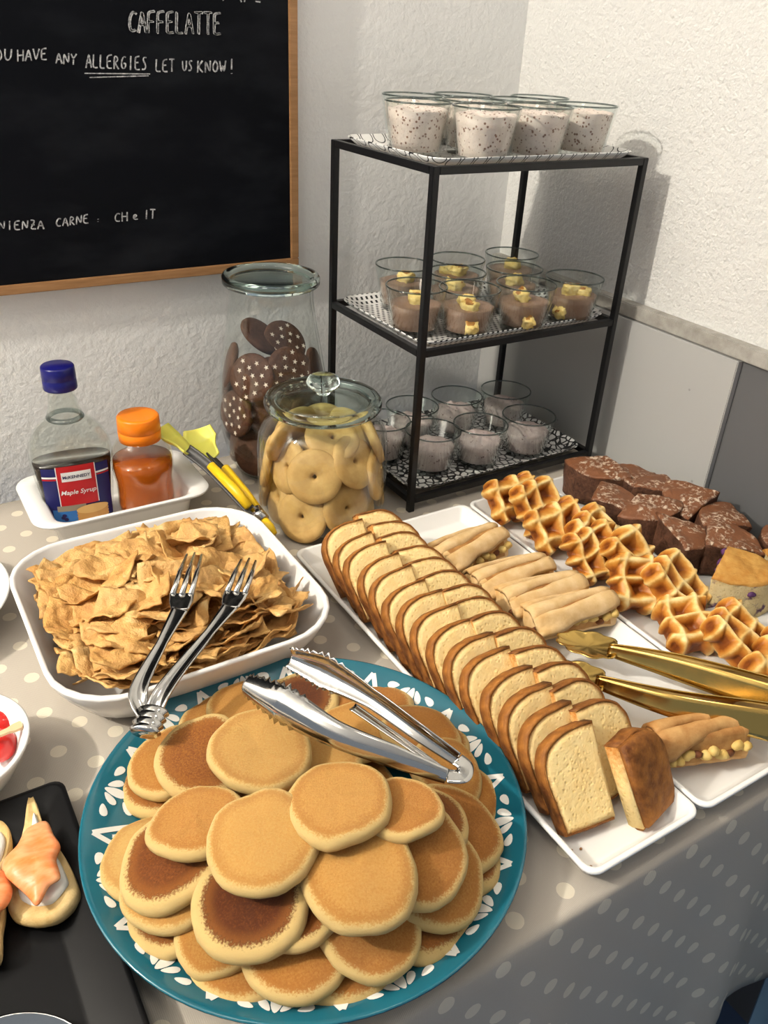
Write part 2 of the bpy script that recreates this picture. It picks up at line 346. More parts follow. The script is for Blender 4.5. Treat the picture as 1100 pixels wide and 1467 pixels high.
# table and cloth
TF, TB, TL, TR = -.531, .25, -1.5, .335
tb = thing('buffet_table', 'wooden buffet table hidden under the dotted beige cloth', 'table', T(-.6, -.15, FLOOR))
box('tabletop', TL + .6, TR + .6 - .005, TF + .155, TB + .145, .72, .7465, 'table_wood', tb)
for x in (TL + .66, TR + .52):
    for y in (TF + .28, TB + .08): box('leg', x - .025, x + .025, y - .025, y + .025, 0, .72, 'table_wood', tb)
def cloth():
    V, F, UV = [], [], []
    xs = [TL + (TR - TL) * i / 120 for i in range(121)]
    rows = [('t', TB - (TB - TF) * j / 20) for j in range(21)] + [('c', a) for a in (30, 60, 90)] + [('d', j / 24) for j in range(1, 25)]
    for kind, q in rows:
        for i, x in enumerate(xs):
            if kind == 't': p = (x, q, 0); v = q
            elif kind == 'c': p = (x, TF - .005 * math.sin(R(q)), -.005 + .005 * math.cos(R(q))); v = TF - .008 * q / 90
            else:
                L = .318 + .25 * x + .012 * nz((x * 9, 0, 0), 1, 3) if x > -.5 else .2
                d = q * L; w = .013 * q * (math.sin(x * 27 + 1.2) + .6 * math.sin(x * 47 + .5)) * .8
                p = (x, TF - .006 - abs(w) * .4 - w * .6 - .012 * q, -.005 - d); v = TF - .008 - d
            V.append(p); UV.append((x, v))
    n = len(xs)
    for j in range(len(rows) - 1):
        for i in range(n - 1): F.append((j * n + i, j * n + i + 1, (j + 1) * n + i + 1, (j + 1) * n + i))
    me = mesh('tablecloth', V, F, 'cloth'); uv = me.uv_layers.new(name='cloth')
    for lp in me.loops: uv.data[lp.index].uv = UV[lp.vertex_index]
    o = obj('tablecloth', me); sm = o.modifiers.new('thick', 'SOLIDIFY'); sm.thickness = .0012; sm.offset = 1
    return tagd(o, 'beige linen tablecloth printed with cream dots, hanging over the front edge', 'tablecloth')
cloth()
# blue chair tucked under the cloth at the lower right
ch = thing('chair', 'blue upholstered chair showing below the tablecloth hem', 'chair', T(.103, -.789, FLOOR) @ RZ(R(21)))
box('seat', -.17, .17, -.21, .205, .34, .39, 'chair_blue', ch, .015)
box('backrest', -.17, .17, -.24, -.20, .36, .80, 'chair_blue', ch, .01)
for sx in (-1, 1):
    for sy in (-1, 1): box('leg', sx * .15 - .012, sx * .15 + .012, sy * .17 - .012, sy * .17 + .012, 0, .34, 'black_metal', ch)

# ------------------------------------------------------------------ chalkboard with handwriting
BY = .296
bx1 = aty(419, 200, BY).x; bz0 = aty(200, 404, BY).z
bx1 = aty(427, 200, BY).x; bx0 = bx1 - 1.1; bz1 = bz0 + .8; fw = .0115
cb = thing('chalkboard', 'black chalkboard in a thin brown wooden frame with white handwriting', 'chalkboard', T(0, BY, 0))
box('board', bx0 + fw, bx1 - fw, .002, .012, bz0 + fw, bz1 - fw, 'board', cb)
box('frame_rail', bx0, bx1, -.001, .0135, bz0, bz0 + fw, 'frame_wood', cb, .001); box('frame_rail', bx0, bx1, -.001, .0135, bz1 - fw, bz1, 'frame_wood', cb, .001)
box('frame_stile', bx1 - fw, bx1, -.001, .0135, bz0 + fw, bz1 - fw, 'frame_wood', cb, .001); box('frame_stile', bx0, bx0 + fw, -.001, .0135, bz0 + fw, bz1 - fw, 'frame_wood', cb, .001)
GL = {'A': [[(0, 0), (.45, 1), (.95, 0)], [(.18, .38), (.8, .36)]], 'B': [[(0, 0), (0, 1), (.7, .9), (.1, .52), (.8, .3), (0, 0)]],
 'C': [[(.85, .85), (.55, 1), (.15, .75), (.05, .35), (.3, .02), (.85, .12)]], 'E': [[(.8, 1), (.08, .97), (.05, 0), (.85, .04)], [(.07, .52), (.65, .55)]],
 'F': [[(.85, 1), (.08, .97), (.05, 0)], [(.07, .52), (.7, .52)]], 'G': [[(.85, .85), (.5, 1), (.1, .65), (.15, .15), (.55, 0), (.85, .2), (.85, .45), (.5, .45)]],
 'H': [[(.05, 1), (.03, 0)], [(.85, 1), (.85, 0)], [(.03, .5), (.85, .55)]], 'I': [[(.5, 1), (.48, 0)]], 'K': [[(.08, 1), (.05, 0)], [(.8, 1), (.1, .45), (.85, 0)]],
 'L': [[(.1, 1), (.05, 0), (.8, .03)]], 'N': [[(.05, 0), (.08, 1), (.8, .05), (.85, 1)]], 'O': [[(.5, 1), (.12, .75), (.1, .25), (.45, 0), (.85, .25), (.85, .75), (.5, 1)]],
 'R': [[(.08, 0), (.08, 1), (.75, .85), (.65, .55), (.12, .48), (.85, 0)]], 'S': [[(.8, .9), (.4, 1), (.12, .75), (.75, .35), (.6, .02), (.05, .08)]],
 'T': [[(0, 1), (.95, 1)], [(.5, 1), (.46, 0)]], 'U': [[(.08, 1), (.08, .3), (.4, 0), (.8, .25), (.85, 1)]], 'V': [[(.02, 1), (.42, 0), (.9, 1)]],
 'W': [[(0, 1), (.25, 0), (.5, .7), (.72, 0), (1, 1)]], 'Y': [[(.05, 1), (.4, .5), (.9, 1)], [(.42, .5), (.35, 0)]], 'Z': [[(.1, 1), (.85, 1), (.05, 0), (.9, .03)], [(.2, .5), (.75, .5)]],
 'e': [[(.05, .3), (.75, .38), (.6, .65), (.2, .6), (.1, .2), (.4, 0), (.85, .12)]], '!': [[(.5, 1), (.45, .3)], [(.45, .06), (.48, 0)]], ':': [[(.5, .3), (.55, .22)], [(.5, .62), (.55, .55)]]}
def strokes(name, items, wpx):
    V, F = [], []
    def ribbon(pts, w):
        P = []
        for i in range(len(pts) - 1):
            a, b = Vector(pts[i]), Vector(pts[i + 1]); k = max(2, int((b - a).length / 2.5))
            P += [a.lerp(b, j / k) for j in range(k)]
        P.append(Vector(pts[-1]))
        for _ in range(2): P = [P[0]] + [(P[i - 1] + P[i] * 2 + P[i + 1]) / 4 for i in range(1, len(P) - 1)] + [P[-1]]
        b0 = len(V)
        for i, p in enumerate(P):
            d = (P[min(i + 1, len(P) - 1)] - P[max(i - 1, 0)]); d = d.normalized() if d.length else Vector((1, 0)); nrm = Vector((-d.y, d.x))
            ww = w * (1 + .35 * nz((p.x * .15, p.y * .15, 1)))
            for s in (-.5, .5):
                q = p + nrm * ww * s; V.append(tuple(aty(q.x, q.y, BY + .0012) - Vector((0, BY, 0))))
            if i: n = b0 + 2 * i; F.append((n - 2, n - 1, n + 1, n))
    for it in items:
        if it[0] == 'line': ribbon([it[1], it[2]], it[3]); continue
        txt, x0, x1, yb0, yb1, cap = it; n = len(txt); st = (x1 - x0) / n
        for i, chh in enumerate(txt):
            gx = x0 + st * i; gy = yb0 + (yb1 - yb0) * i / max(1, n - 1)
            for ln in GL[chh]: ribbon([(gx + px_ * st * .86 + rnd.uniform(-.3, .3), gy - py_ * cap + rnd.uniform(-.3, .3)) for px_, py_ in ln], wpx)
    o = obj(name, mesh(name, V, F, 'chalk', smooth=False), cb); o['kind'] = 'stuff'; return o
strokes('chalk_writing', [('CAFFELATTE', 184, 319, 46, 49, 31), ('CAFFELATTE', 185.6, 320, 47, 50, 31)], 2.6)
strokes('chalk_writing', [('OU', -8, 20, 88, 88, 18), ('HAVE', 25, 70, 88, 86, 17), ('ANY', 80, 112, 91, 93, 16), ('ALLERGIES', 123, 213, 97, 101, 20),
  ('LET', 223, 252, 103, 103, 18), ('US', 261, 278, 103, 102, 16), ('KNOW', 283, 325, 104, 104, 17), ('!', 327, 339, 106, 106, 22),
  ('line', (121, 105), (215, 106), 1.6), ('line', (128, 111), (213, 108.5), 1.6)], 2.1)
strokes('chalk_writing', [('NIENZA', -2, 65, 330, 328, 13), ('CARNE', 80, 129, 325, 320, 13), (':', 136, 146, 320, 320, 10), ('CH', 164, 185, 318, 317, 13), ('e', 190, 200, 315, 315, 12), ('IT', 206, 224, 314, 313, 13),
  ('line', (318, -6), (320, 1), 2), ('line', (341, -8), (346, 3), 2), ('line', (352, -8), (350, 3), 2), ('line', (366, 2), (373, 3), 2)], 1.9)

# ------------------------------------------------------------------ black wire rack with three printed trays
RW, RD, RH = .312, .217, .42
rk = thing('serving_rack', 'black square-bar metal rack with three tiers standing in the corner', 'rack', T(0, 0, 0)); b = .0042
for x in (0, RW):
    for y in (0, RD): box('post', x - b, x + b, y - b, y + b, 0, RH, 'black_metal', rk, .0006)
for zt in (RH, .2185, .0215):
    for y in (0, RD): box('rail', b, RW - b, y - b, y + b, zt - 2 * b, zt, 'black_metal', rk, .0006)
    for x in (0, RW): box('rail', x - b, x + b, b, RD - b, zt - 2 * b, zt, 'black_metal', rk, .0006)
def rack_tray(zr, mat, label):
    hx, hy = RW / 2 - .0045, RD / 2 - .0045
    lp = [rrect(hx - .014, hy - .014, .02, -.0065), rrect(hx - .006, hy - .006, .022, .0), rrect(hx, hy, .024, .0055), rrect(hx - .0006, hy - .0006, .024, .0065), rrect(hx - .0022, hy - .0022, .023, .0055), rrect(hx - .009, hy - .009, .021, .0005), rrect(hx - .018, hy - .018, .02, -.0045)]
    V, F = loft(lp); o = obj('printed_tray', mesh('printed_tray', V, F, mat)); o.location = (RW / 2, RD / 2, zr)
    return tagd(o, label, 'tray', 'printed trays in the rack')
rack_tray(RH, 'print_ring', 'white tray with black ring outlines on the rack top tier')
rack_tray(.2185, 'print_dash', 'white tray with small black dashes on the rack middle tier')
rack_tray(.0215, 'print_pebble', 'black tray with white pebble print on the rack bottom tier')

# dessert glasses
GR, GB, GH = .0385, .0285, .058
def glass_mesh():
    th = .0018
    V, F = lathe([(0, .0), (GB - .002, .0), (GB, .0015), (GR, GH - .001), (GR - .0003, GH), (GR - th, GH - .001), (GB - th + .001, .009), (GB - .006, .0075), (0, .0075)], 40)
    V, F = weld(V, F); return mesh('glass', V, F, 'thin_glass')
def rim_mesh():
    r = .0011; V, F = [], []
    lp = [[((GR - .0009 + r * math.cos(a)) * math.cos(p), (GR - .0009 + r * math.cos(a)) * math.sin(p), GH + r * math.sin(a)) for a in [2 * math.pi * i / 6 for i in range(6)]] for p in [2 * math.pi * k / 40 for k in range(40)]]
    V, F = loft(lp + [lp[0]], False, False); V, F = weld(V, F); return mesh('rim', V, F, 'rim_glass')
GLASS, RIM = glass_mesh(), rim_mesh()
def fill_mesh(h, seed, rough, mat, dome=0.0):
    loops = []; n = 40
    wall = lambda z: GB - .0024 + (GR - GB) * (z / GH)
    for z in (.0082, h * .4, h * .75, h):
        loops.append([((wall(z)) * math.cos(2 * math.pi * i / n), wall(z) * math.sin(2 * math.pi * i / n), z + (rough * .6 * nz((math.cos(2 * math.pi * i / n) * 2.5, math.sin(2 * math.pi * i / n) * 2.5, 0), 1, seed) if z == h else 0)) for i in range(n)])
    for k in (.88, .7, .5, .3, .12, .0):
        rr_ = wall(h) * k
        loops.append([(rr_ * math.cos(2 * math.pi * i / n), rr_ * math.sin(2 * math.pi * i / n), h + dome * (1 - k * k) + rough * nz((k * math.cos(2 * math.pi * i / n) * 4, k * math.sin(2 * math.pi * i / n) * 4, 1), 1, seed)) for i in range(n)])
    V, F = loft(loops, True, False); V, F = weld(V, F); return mesh('dessert', V, F, mat)
FILL = {'muesli': [fill_mesh(.050, s, .0035, 'muesli_cream', .002) for s in (1, 2, 3)], 'mousse': [fill_mesh(.036, s, .0018, 'choc_mousse') for s in (4, 5)], 'pink': [fill_mesh(.034, s, .006, 'pink_cream', .007) for s in (6, 7, 8)]}
def bit(seed, r, mats=('sponge', 'sponge_brown')):
    bm = bmesh.new(); bmesh.ops.create_cube(bm, size=2); bmesh.ops.subdivide_edges(bm, edges=bm.edges[:], cuts=5, use_grid_fill=True)
    for v in bm.verts:
        d = v.co.copy(); sp = d.normalized() * 1.25; q = d.lerp(sp, .35); k = 1 + .30 * nz(d, 1.3, seed) + .16 * nz(d, 4, seed); v.co = Vector((q.x * .72, q.y * .58, q.z * .55)) * r * k
    bm.verts.index_update(); V = [v.co[:] for v in bm.verts]; F = [tuple(v.index for v in f.verts) for f in bm.faces]; bm.free()
    fm = [1 if sum(V[i][2] for i in f) / len(f) > r * .50 and nz(V[f[0]], 90, seed) > 0 else 0 for f in F]
    return mesh('cake_cube', V, F, None, True, None, list(mats), fm)
BITS = [bit(s, .0135) for s in range(5)]
def dessert(kind, x, y, z, k, label, group):
    t_ = thing('dessert_glass', label, 'dessert', T(x, y, z) @ RZ(k * 1.3), group)
    g_ = obj('glass', GLASS, t_); obj('rim', RIM, g_); obj('cream', FILL[kind][k % len(FILL[kind])], t_)
    if kind == 'mousse':
        for j in range(1 + k % 2):
            a = -k * 1.3 + 1.0 + j * 2.5 + k * .7; r_ = .004 + .009 * j
            obj('cake_cube', BITS[(k + j) % 5], t_, T(r_ * math.cos(a), r_ * math.sin(a), .0415 - .004 * j) @ RZ(a + k) @ RX(.3 * (k % 3)))
        if k in (1, 2, 3):
            a = -k * 1.3 + R(-115 if k != 3 else -160); rr_ = GB + .0005
            obj('cake_cube', BITS[k % 5], t_, T(rr_ * .86 * math.cos(a), rr_ * .86 * math.sin(a), .019) @ RZ(a) @ RY(.6))
    return t_
ZT, ZM, ZB = RH - .0045, .2185 - .0045, .0215 - .0045
MID = [(.038, .074), (.094, .040), (.176, .030), (.258, .030), (.125, .110), (.212, .098), (.080, .168), (.168, .168), (.262, .165)]
PM = ['left of front row', 'second from left in front row', 'third from left in front row', 'right end of front row', 'second row, left', 'second row, right', 'back row, left', 'back row, middle', 'back row, right']
for k, (x, y) in enumerate(MID): dessert('mousse', x, y, ZM, k, 'glass of brown chocolate mousse with sponge cube, middle tier, ' + PM[k], 'chocolate mousse glasses on the middle tier')
TOP = [(.038, .095), (.088, .034), (.170, .040), (.254, .054), (.126, .108), (.208, .122), (.083, .174), (.165, .182), (.268, .155)]
for k, (x, y) in enumerate(TOP): dessert('muesli', x, y, ZT, k, 'glass of speckled pink muesli cream, top tier, ' + PM[k], 'muesli cream glasses on the top tier')
BOT = [(.074, .064), (.146, .052), (.228, .046), (.094, .146), (.176, .150), (.258, .136), (.030, .122)]
PB = ['front row beside the post', 'middle of front row', 'right of front row', 'left of back row', 'middle of back row', 'right of back row', 'partly behind the cookie jar']
for k, (x, y) in enumerate(BOT): dessert('pink', x, y, ZB, k, 'half-full glass of greyish pink cream, bottom tier, ' + PB[k], 'pink cream glasses on the bottom tier')

# ------------------------------------------------------------------ white serving trays on the table
def long_tray(x0, x1, label):
    hx, hy = (x1 - x0) / 2, .2425
    lp = [rrect(hx - .012, hy - .012, .006, .0), rrect(hx - .0035, hy - .0035, .010, .014), rrect(hx - .001, hy - .001, .011, .0185), rrect(hx, hy, .012, .0195), rrect(hx, hy, .012, .021), rrect(hx - .001, hy - .001, .011, .0222), rrect(hx - .0035, hy - .0035, .010, .0222), rrect(hx - .0048, hy - .0048, .010, .021), rrect(hx - .0125, hy - .0125, .006, .0065), rrect(hx - .0155, hy - .0155, .005, .005)]
    o = obj('serving_tray', mesh('serving_tray', *loft(lp), 'ceramic')); o.location = ((x0 + x1) / 2, -.288, .0005); return tagd(o, label, 'tray', 'long white serving trays')
TX = [(-.191, -.0705), (-.0685, .0525), (.0555, .1765), (.1795, .3005)]
for (a, b_), l in zip(TX, ['long white rectangular tray holding the sliced pound cake', 'long white rectangular tray holding strudel slices and gold tongs', 'long white rectangular tray holding the waffles', 'long white rectangular tray by the grey panel holding chocolate cake']): long_tray(a, b_, l)
TZ = .0058

# half slices of pound cake, two rows leaning back
def slice_meshes(sgn, seed, w=.054, h=.076, th=.0135, heel=False):
    out = []
    for i in range(25):
        a = i / 24
        if a < .22: u, v = w * .86 + w * .12 * (a / .22), h * .56 * (a / .22)
        else:
            q = (a - .22) / .78 * 90; u, v = w * .98 * math.cos(R(q)) ** .62, h * .56 + h * .44 * math.sin(R(q)) ** .8
        out.append((u, v + .0012 * nz((u * 60, v * 60, 0), 1, seed)))
    outline = [(0, 0)] + out   # bottom inner, outer side, dome, top inner
    def dist(u, v): return min(math.hypot(u - a, v - b) for a, b in out)
    # crumb: grid of rings from inner skeleton to outline
    n = len(outline); rings = 6; cx, cy = w * .25, h * .45; V, E, F = [], [], []
    for f in (0, 1):
        y = (-th / 2 if f == 0 else th / 2); b0 = len(V)
        V.append((cx, y, cy)); E.append(0)
        for k in range(1, rings + 1):
            for (u, v) in outline:
                s = k / rings; pu, pv = cx + (u - cx) * s * .992, cy + (v - cy) * s * .992
                V.append((pu, y + .0007 * nz((pu * 90, pv * 90, f), 1, seed), pv)); E.append(max(0, 1 - dist(pu, pv) / .0085))
        for i in range(n): F.append((b0, b0 + 1 + i, b0 + 1 + (i + 1) % n))
        for k in range(rings - 1):
            for i in range(n): a, b_ = b0 + 1 + k * n + i, b0 + 1 + k * n + (i + 1) % n; F.append((a, b_, b_ + n, a + n))
    m = 1 + rings * n
    for i in range(n): a, b_ = 1 + (rings - 1) * n + i, 1 + (rings - 1) * n + (i + 1) % n; F.append((a, b_, b_ + m, a + m))
    V = [(sgn * x, y, z) for x, y, z in V]
    crumb = mesh('crumb', V, F, 'cake_crumb', True, {'e': E})
    # crust: skin around the outer side and dome (plus the whole front on the heel)
    loops = []
    for (u, v) in [(0.001, -.0008)] + [(w * .5, -.0008)] + out:
        d = Vector((u - cx, v - cy)).normalized() * .0012; jit = .0008 * nz((u * 120, v * 120, 2), 1, seed)
        o_ = (u + d.x + jit, v + d.y + jit); i_ = (u - d.x * .9, v - d.y * .9); y = th / 2 + .0006
        loops.append([(sgn * i_[0], -y, i_[1]), (sgn * o_[0], -y * .8, o_[1]), (sgn * o_[0], y * .8, o_[1]), (sgn * i_[0], y, i_[1])])
    V, F = loft(loops, True, True)
    crust = mesh('crust', V, F, 'cake_crust')
    return crumb, crust
SL = {1: [slice_meshes(1, s) for s in (1, 2, 3)], -1: [slice_meshes(-1, s) for s in (4, 5, 6)]}
heel_face = None
def cake_slice(side, k, x, y, z, lean, yaw, label, roll=0):
    t_ = thing('cake_slice', label, 'cake', T(x, y, z) @ RZ(yaw) @ RX(-lean) @ RY(roll), 'half slices of pound cake')
    cr, ct = SL[side][k % 3]; obj('crumb', cr, t_); obj('crust', ct, t_); return t_
NL, NR = 15, 14
CX = -.129
for i in range(NL):
    f = i / (NL - 1); y = -.140 - .350 * f; y += rnd.uniform(-.002, .002)
    lean = R(44 - 8 * f + rnd.uniform(-3, 3)); z = TZ + .0065
    if i == NL - 1: lean = R(38)
    cake_slice(-1, i, CX - .001 + rnd.uniform(-.002, .002), y, z, lean, R(rnd.uniform(-3, 3) - 6 * f), 'pound cake half slice, %s from the far end in the left row' % ORD[i])
for i in range(NR):
    f = i / (NR - 1); y = -.128 - .350 * f + rnd.uniform(-.002, .002)
    lean = R(46 - 8 * f + rnd.uniform(-3, 3))
    cake_slice(1, i, CX + .001 + rnd.uniform(-.001, .002), y, TZ + .0065, lean, R(rnd.uniform(-3, 3) + 4 * f), 'pound cake half slice, %s from the far end in the right row' % ORD[i])
# heel with brown crusted face at the near end
hl = thing('cake_slice', 'brown crusted end piece of pound cake at the near end of its tray', 'cake', T(-.118, -.508, TZ + .0012) @ RZ(R(14)) @ RX(R(-30)), 'half slices of pound cake')
cr, ct = slice_meshes(1, 9, .052, .072, .013); obj('crumb', cr, hl); obj('crust', ct, hl)
def heel():
    w, h = .052, .072; out = [(.002, .001)]
    for i in range(25):
        a = i / 24
        if a < .22: u, v = w * .86 + w * .12 * (a / .22), h * .56 * (a / .22)
        else:
            q = (a - .22) / .78 * 90; u, v = w * .98 * math.cos(R(q)) ** .62, h * .56 + h * .44 * math.sin(R(q)) ** .8
        out.append((u, v))
    lp = [[(cxx + (u - cxx) * s, yy, czz + (v - czz) * s) for u, v in out] for cxx, czz in ((.022, .034),) for s, yy in ((1, -.0062), (1.0, -.0105), (.93, -.0135), (.7, -.0150), (.4, -.0155), (.02, -.0157))]
    return mesh('end_crust', *loft(lp, True, True), 'cake_crust')
obj('end_crust', heel(), hl)

# strudel slices
def strudel(name_seed, L=.094, W=.046, H=.034, brown=False):
    root = {}
    n = 20
    def sec(x, s):
        P = []
        for i in range(n):
            a = 2 * math.pi * i / n; c, s_ = math.cos(a), math.sin(a)
            yy = W / 2 * math.copysign(abs(c) ** .75, c) * s; zz = H / 2 + H / 2 * math.copysign(abs(s_) ** .8, s_) * s
            yy = max(yy, -W * .36 * s); P.append((x + .0015 * nz((yy * 80, zz * 80, x * 5), 1, name_seed), yy + .001 * nz((x * 40, zz * 40, 0), 1, name_seed), max(.0, zz + .0015 * nz((x * 50, yy * 50, 3), 1, name_seed))))
        return P
    xs = [(-.5, .15), (-.495, .55), (-.485, .84), (-.46, .97)] + [(-.4 + .8 * i / 10, 1 - .03 * (i % 2)) for i in range(11)] + [(.46, .97), (.485, .84), (.495, .55), (.5, .15)]
    V, F = loft([sec(q * L, s) for q, s in xs]); 
    fc = lambda f, q: sum(V[i][q] for i in f) / len(f)
    fm = [1 if abs(fc(f, 0)) < L * .42 and (fc(f, 2) > H * .6 or (fc(f, 1) < -W * .3 and fc(f, 2) > H * .2)) else 0 for f in F]
    return mesh('pastry', V, F, None, True, None, ['strudel_brown' if brown else 'strudel_pastry', 'strudel_inside'], fm)
def strip_mesh(y0, y1, L, W, H, seed):
    lo = []
    for i in range(15):
        q = i / 14; x = (q - .5) * L * .98; yc = y0 + (y1 - y0) * q; hw = (.0079 + .0008 * math.sin(q * 9 + seed)) * (1 - .38 * math.exp(-((q - .5 - .2 * math.sin(seed * 2)) / .17) ** 2))
        prof = []
        for a in range(9):
            s = a / 8 * 2 - 1; yy = yc + s * hw; base = H / 2 + H / 2 * max(0, 1 - abs(2 * yy / W) ** 2.2) ** .55
            prof.append((x, yy, base + .0012 + .0048 * (1 - s * s) ** .5 * (.4 + .6 * math.sin(math.pi * min(1, max(0, q))) ** .3) + .0012 * nz((x * 60, yy * 60, 1), 1, seed)))
        for a in range(8, -1, -1):
            p = prof[a]; prof.append((p[0], p[1], p[2] - .004))
        lo.append(prof)
    return mesh('pastry_strip', *loft(lo), 'strudel_pastry')
def apple(seed): return mesh('apple_piece', *lump(.006, 2, seed, .3, (1.1, .8, .8)), 'apple')
APP = [apple(s) for s in (1, 2, 3)]; RAI = mesh('raisin', *lump(.0045, 2, 5, .3, (1.2, .8, .8)), 'raisin')
def strudel_slice(x, y, z, yaw, tl, seed, label, brown=False, L=.094, W=.046, H=.034, nst=3):
    t_ = thing('strudel_slice', label, 'pastry', T(x, y, z + W / 2 * math.sin(R(13))) @ RZ(yaw) @ RX(-R(13)), 'apple strudel slices')
    obj('pastry', strudel(seed, L, W, H, brown), t_)
    for k in range(nst):
        yc = (k - (nst - 1) / 2) * W * .36; o = obj('pastry_strip', strip_mesh(yc - .007, yc + .007, L, W, H, seed + k), t_)
        if brown: o.data.materials[0] = M['strudel_brown']
    r_ = random.Random(seed)
    for k in range(11):   # filling bulging from the cut front side
        q = -.44 + .88 * k / 10; obj('apple_piece' if k % 4 else 'raisin', APP[k % 3] if k % 4 else RAI, t_, T(q * L, -W * .36 + .0005, H * r_.uniform(.30, .58)) @ RZ(r_.uniform(0, 3)) @ RX(r_.uniform(0, 3)))
strudel_slice(-.020, -.152, TZ, R(4), RX(R(4)), 3, 'pale glazed strudel slice, farthest on its tray, set apart from the rest', W=.056, H=.036, L=.098)
strudel_slice(-.012, -.218, TZ + .001, R(-6), RX(R(8)), 4, 'pale strudel slice, second from the far end of its tray', W=.052, L=.098)
strudel_slice(-.006, -.262, TZ + .004, R(-9), RX(R(12)), 5, 'pale strudel slice, third from the far end of its tray', W=.046, L=.098)
strudel_slice(.000, -.298, TZ + .003, R(-10), RX(R(10)), 6, 'pale strudel slice touching the upper gold tong head, fourth from far end', W=.044, L=.104)
strudel_slice(-.022, -.482, TZ + .001, R(-20), RX(R(20)), 7, 'browned strudel piece with yellow apple cubes alone at the near end', True, .088, .042, .034, 2)

# waffles
def waffle(seed, nx=3, ny=2, sx=.076, sy=.060, th=.029):
    N = 44; V, Hh, F = [], [], []
    cw, chh = sx / nx, sy / ny
    def prof(x, y, side):
        wx, wy = x + .008 * nz((x * 28, y * 28, 7), 1, seed), y + .008 * nz((x * 28, y * 28, 9), 1, seed); fx = (wx / cw) % 1; fy_ = (wy / chh) % 1
        rx_ = max(0, 1 - min(fx, 1 - fx) / .36); ry_ = max(0, 1 - min(fy_, 1 - fy_) / .36)
        return min(1, max(rx_, ry_) ** .6 * 1.05), max(rx_, ry_)
    keep = {}
    for side in (1, -1):
        for i in range(N + 1):
            for j in range(N + 1):
                x, y = (i / N - .5) * sx, (j / N - .5) * sy
                ex, ey = abs(i / N - .5) * 2, abs(j / N - .5) * 2; ed = max(ex, ey)
                # scalloped outline: ridges stick out, pockets pull in
                p, pl0 = prof(x + sx / 2 + cw * .5, y + sy / 2 + chh * .5, side)
                pull = 1 - .17 * max(0, (ed - .75) / .25) * (1 - p)
                rnd_c = 1 - .10 * max(0, ex + ey - 1.55)
                jx, jy = .0022 * nz((x * 35, y * 35, 0), 1, seed), .0022 * nz((x * 35, y * 35, 5), 1, seed)
                edge = 1 - max(0, (ed - .86) / .14) ** 2.2
                h = (.0028 + (th / 2 - .0028) * p) * (.25 + .75 * edge) * (1 + .30 * nz((x * 45, y * 50, side * 2), 1, seed))
                V.append((x * pull * rnd_c + jx, y * pull * rnd_c + jy, side * h)); Hh.append(pl0 ** .9 * .92 + .1 * nz((x * 60, y * 60, side), 1, seed) - .12 * (1 - edge))
    m = (N + 1) ** 2; ix = lambda i, j, s: s * m + i * (N + 1) + j
    for s in (0, 1):
        for i in range(N):
            for j in range(N): F.append((ix(i, j, s), ix(i + 1, j, s), ix(i + 1, j + 1, s), ix(i, j + 1, s)))
    for i in range(N):
        for a, b_ in (((i, 0), (i + 1, 0)), ((i, N), (i + 1, N)), ((0, i), (0, i + 1)), ((N, i), (N, i + 1))): F.append((ix(*a, 0), ix(*b_, 0), ix(*b_, 1), ix(*a, 1)))
    return mesh('waffle', V, F, 'waffle', True, {'h': Hh})
WM = [waffle(1), waffle(2, 3, 3, .074, .066, .028), waffle(3, 2, 3, .060, .066, .030)]
WF = [(.100, -.082, .030, 0, 48, 0, 'farthest, leaning at the tray end'), (.112, -.118, .031, 8, 50, 1, 'second from the far end'), (.104, -.160, .030, -10, 46, 0, 'third from the far end'), (.128, -.196, .033, 14, 40, 2, 'fourth from the far end'),
      (.102, -.226, .030, -4, 48, 1, 'fifth from the far end'), (.126, -.262, .034, 12, 40, 0, 'sixth from the far end'), (.100, -.290, .029, -12, 44, 2, 'seventh from the far end'), (.134, -.318, .032, 24, 38, 1, 'eighth from the far end'),
      (.104, -.362, .021, -30, 16, 2, 'lying nearly flat with big square pockets'), (.126, -.408, .028, 18, 30, 1, 'just behind the gold tong handle'), (.130, -.452, .026, 5, 26, 0, 'nearest, at the right picture edge')]
for x, y, z, yaw, lean, k, pl in WF:
    o = obj('waffle', WM[k]); o.matrix_world = T(x, y, z + .006) @ RZ(R(yaw)) @ RX(R(lean)) @ RZ(R([0, 90, 12, -80, 5, 95, -15, 85, 8, -90, 14][WF.index((x, y, z, yaw, lean, k, pl))])); tagd(o, 'golden thick waffle on the white tray, ' + pl, 'waffle', 'waffles on the tray')

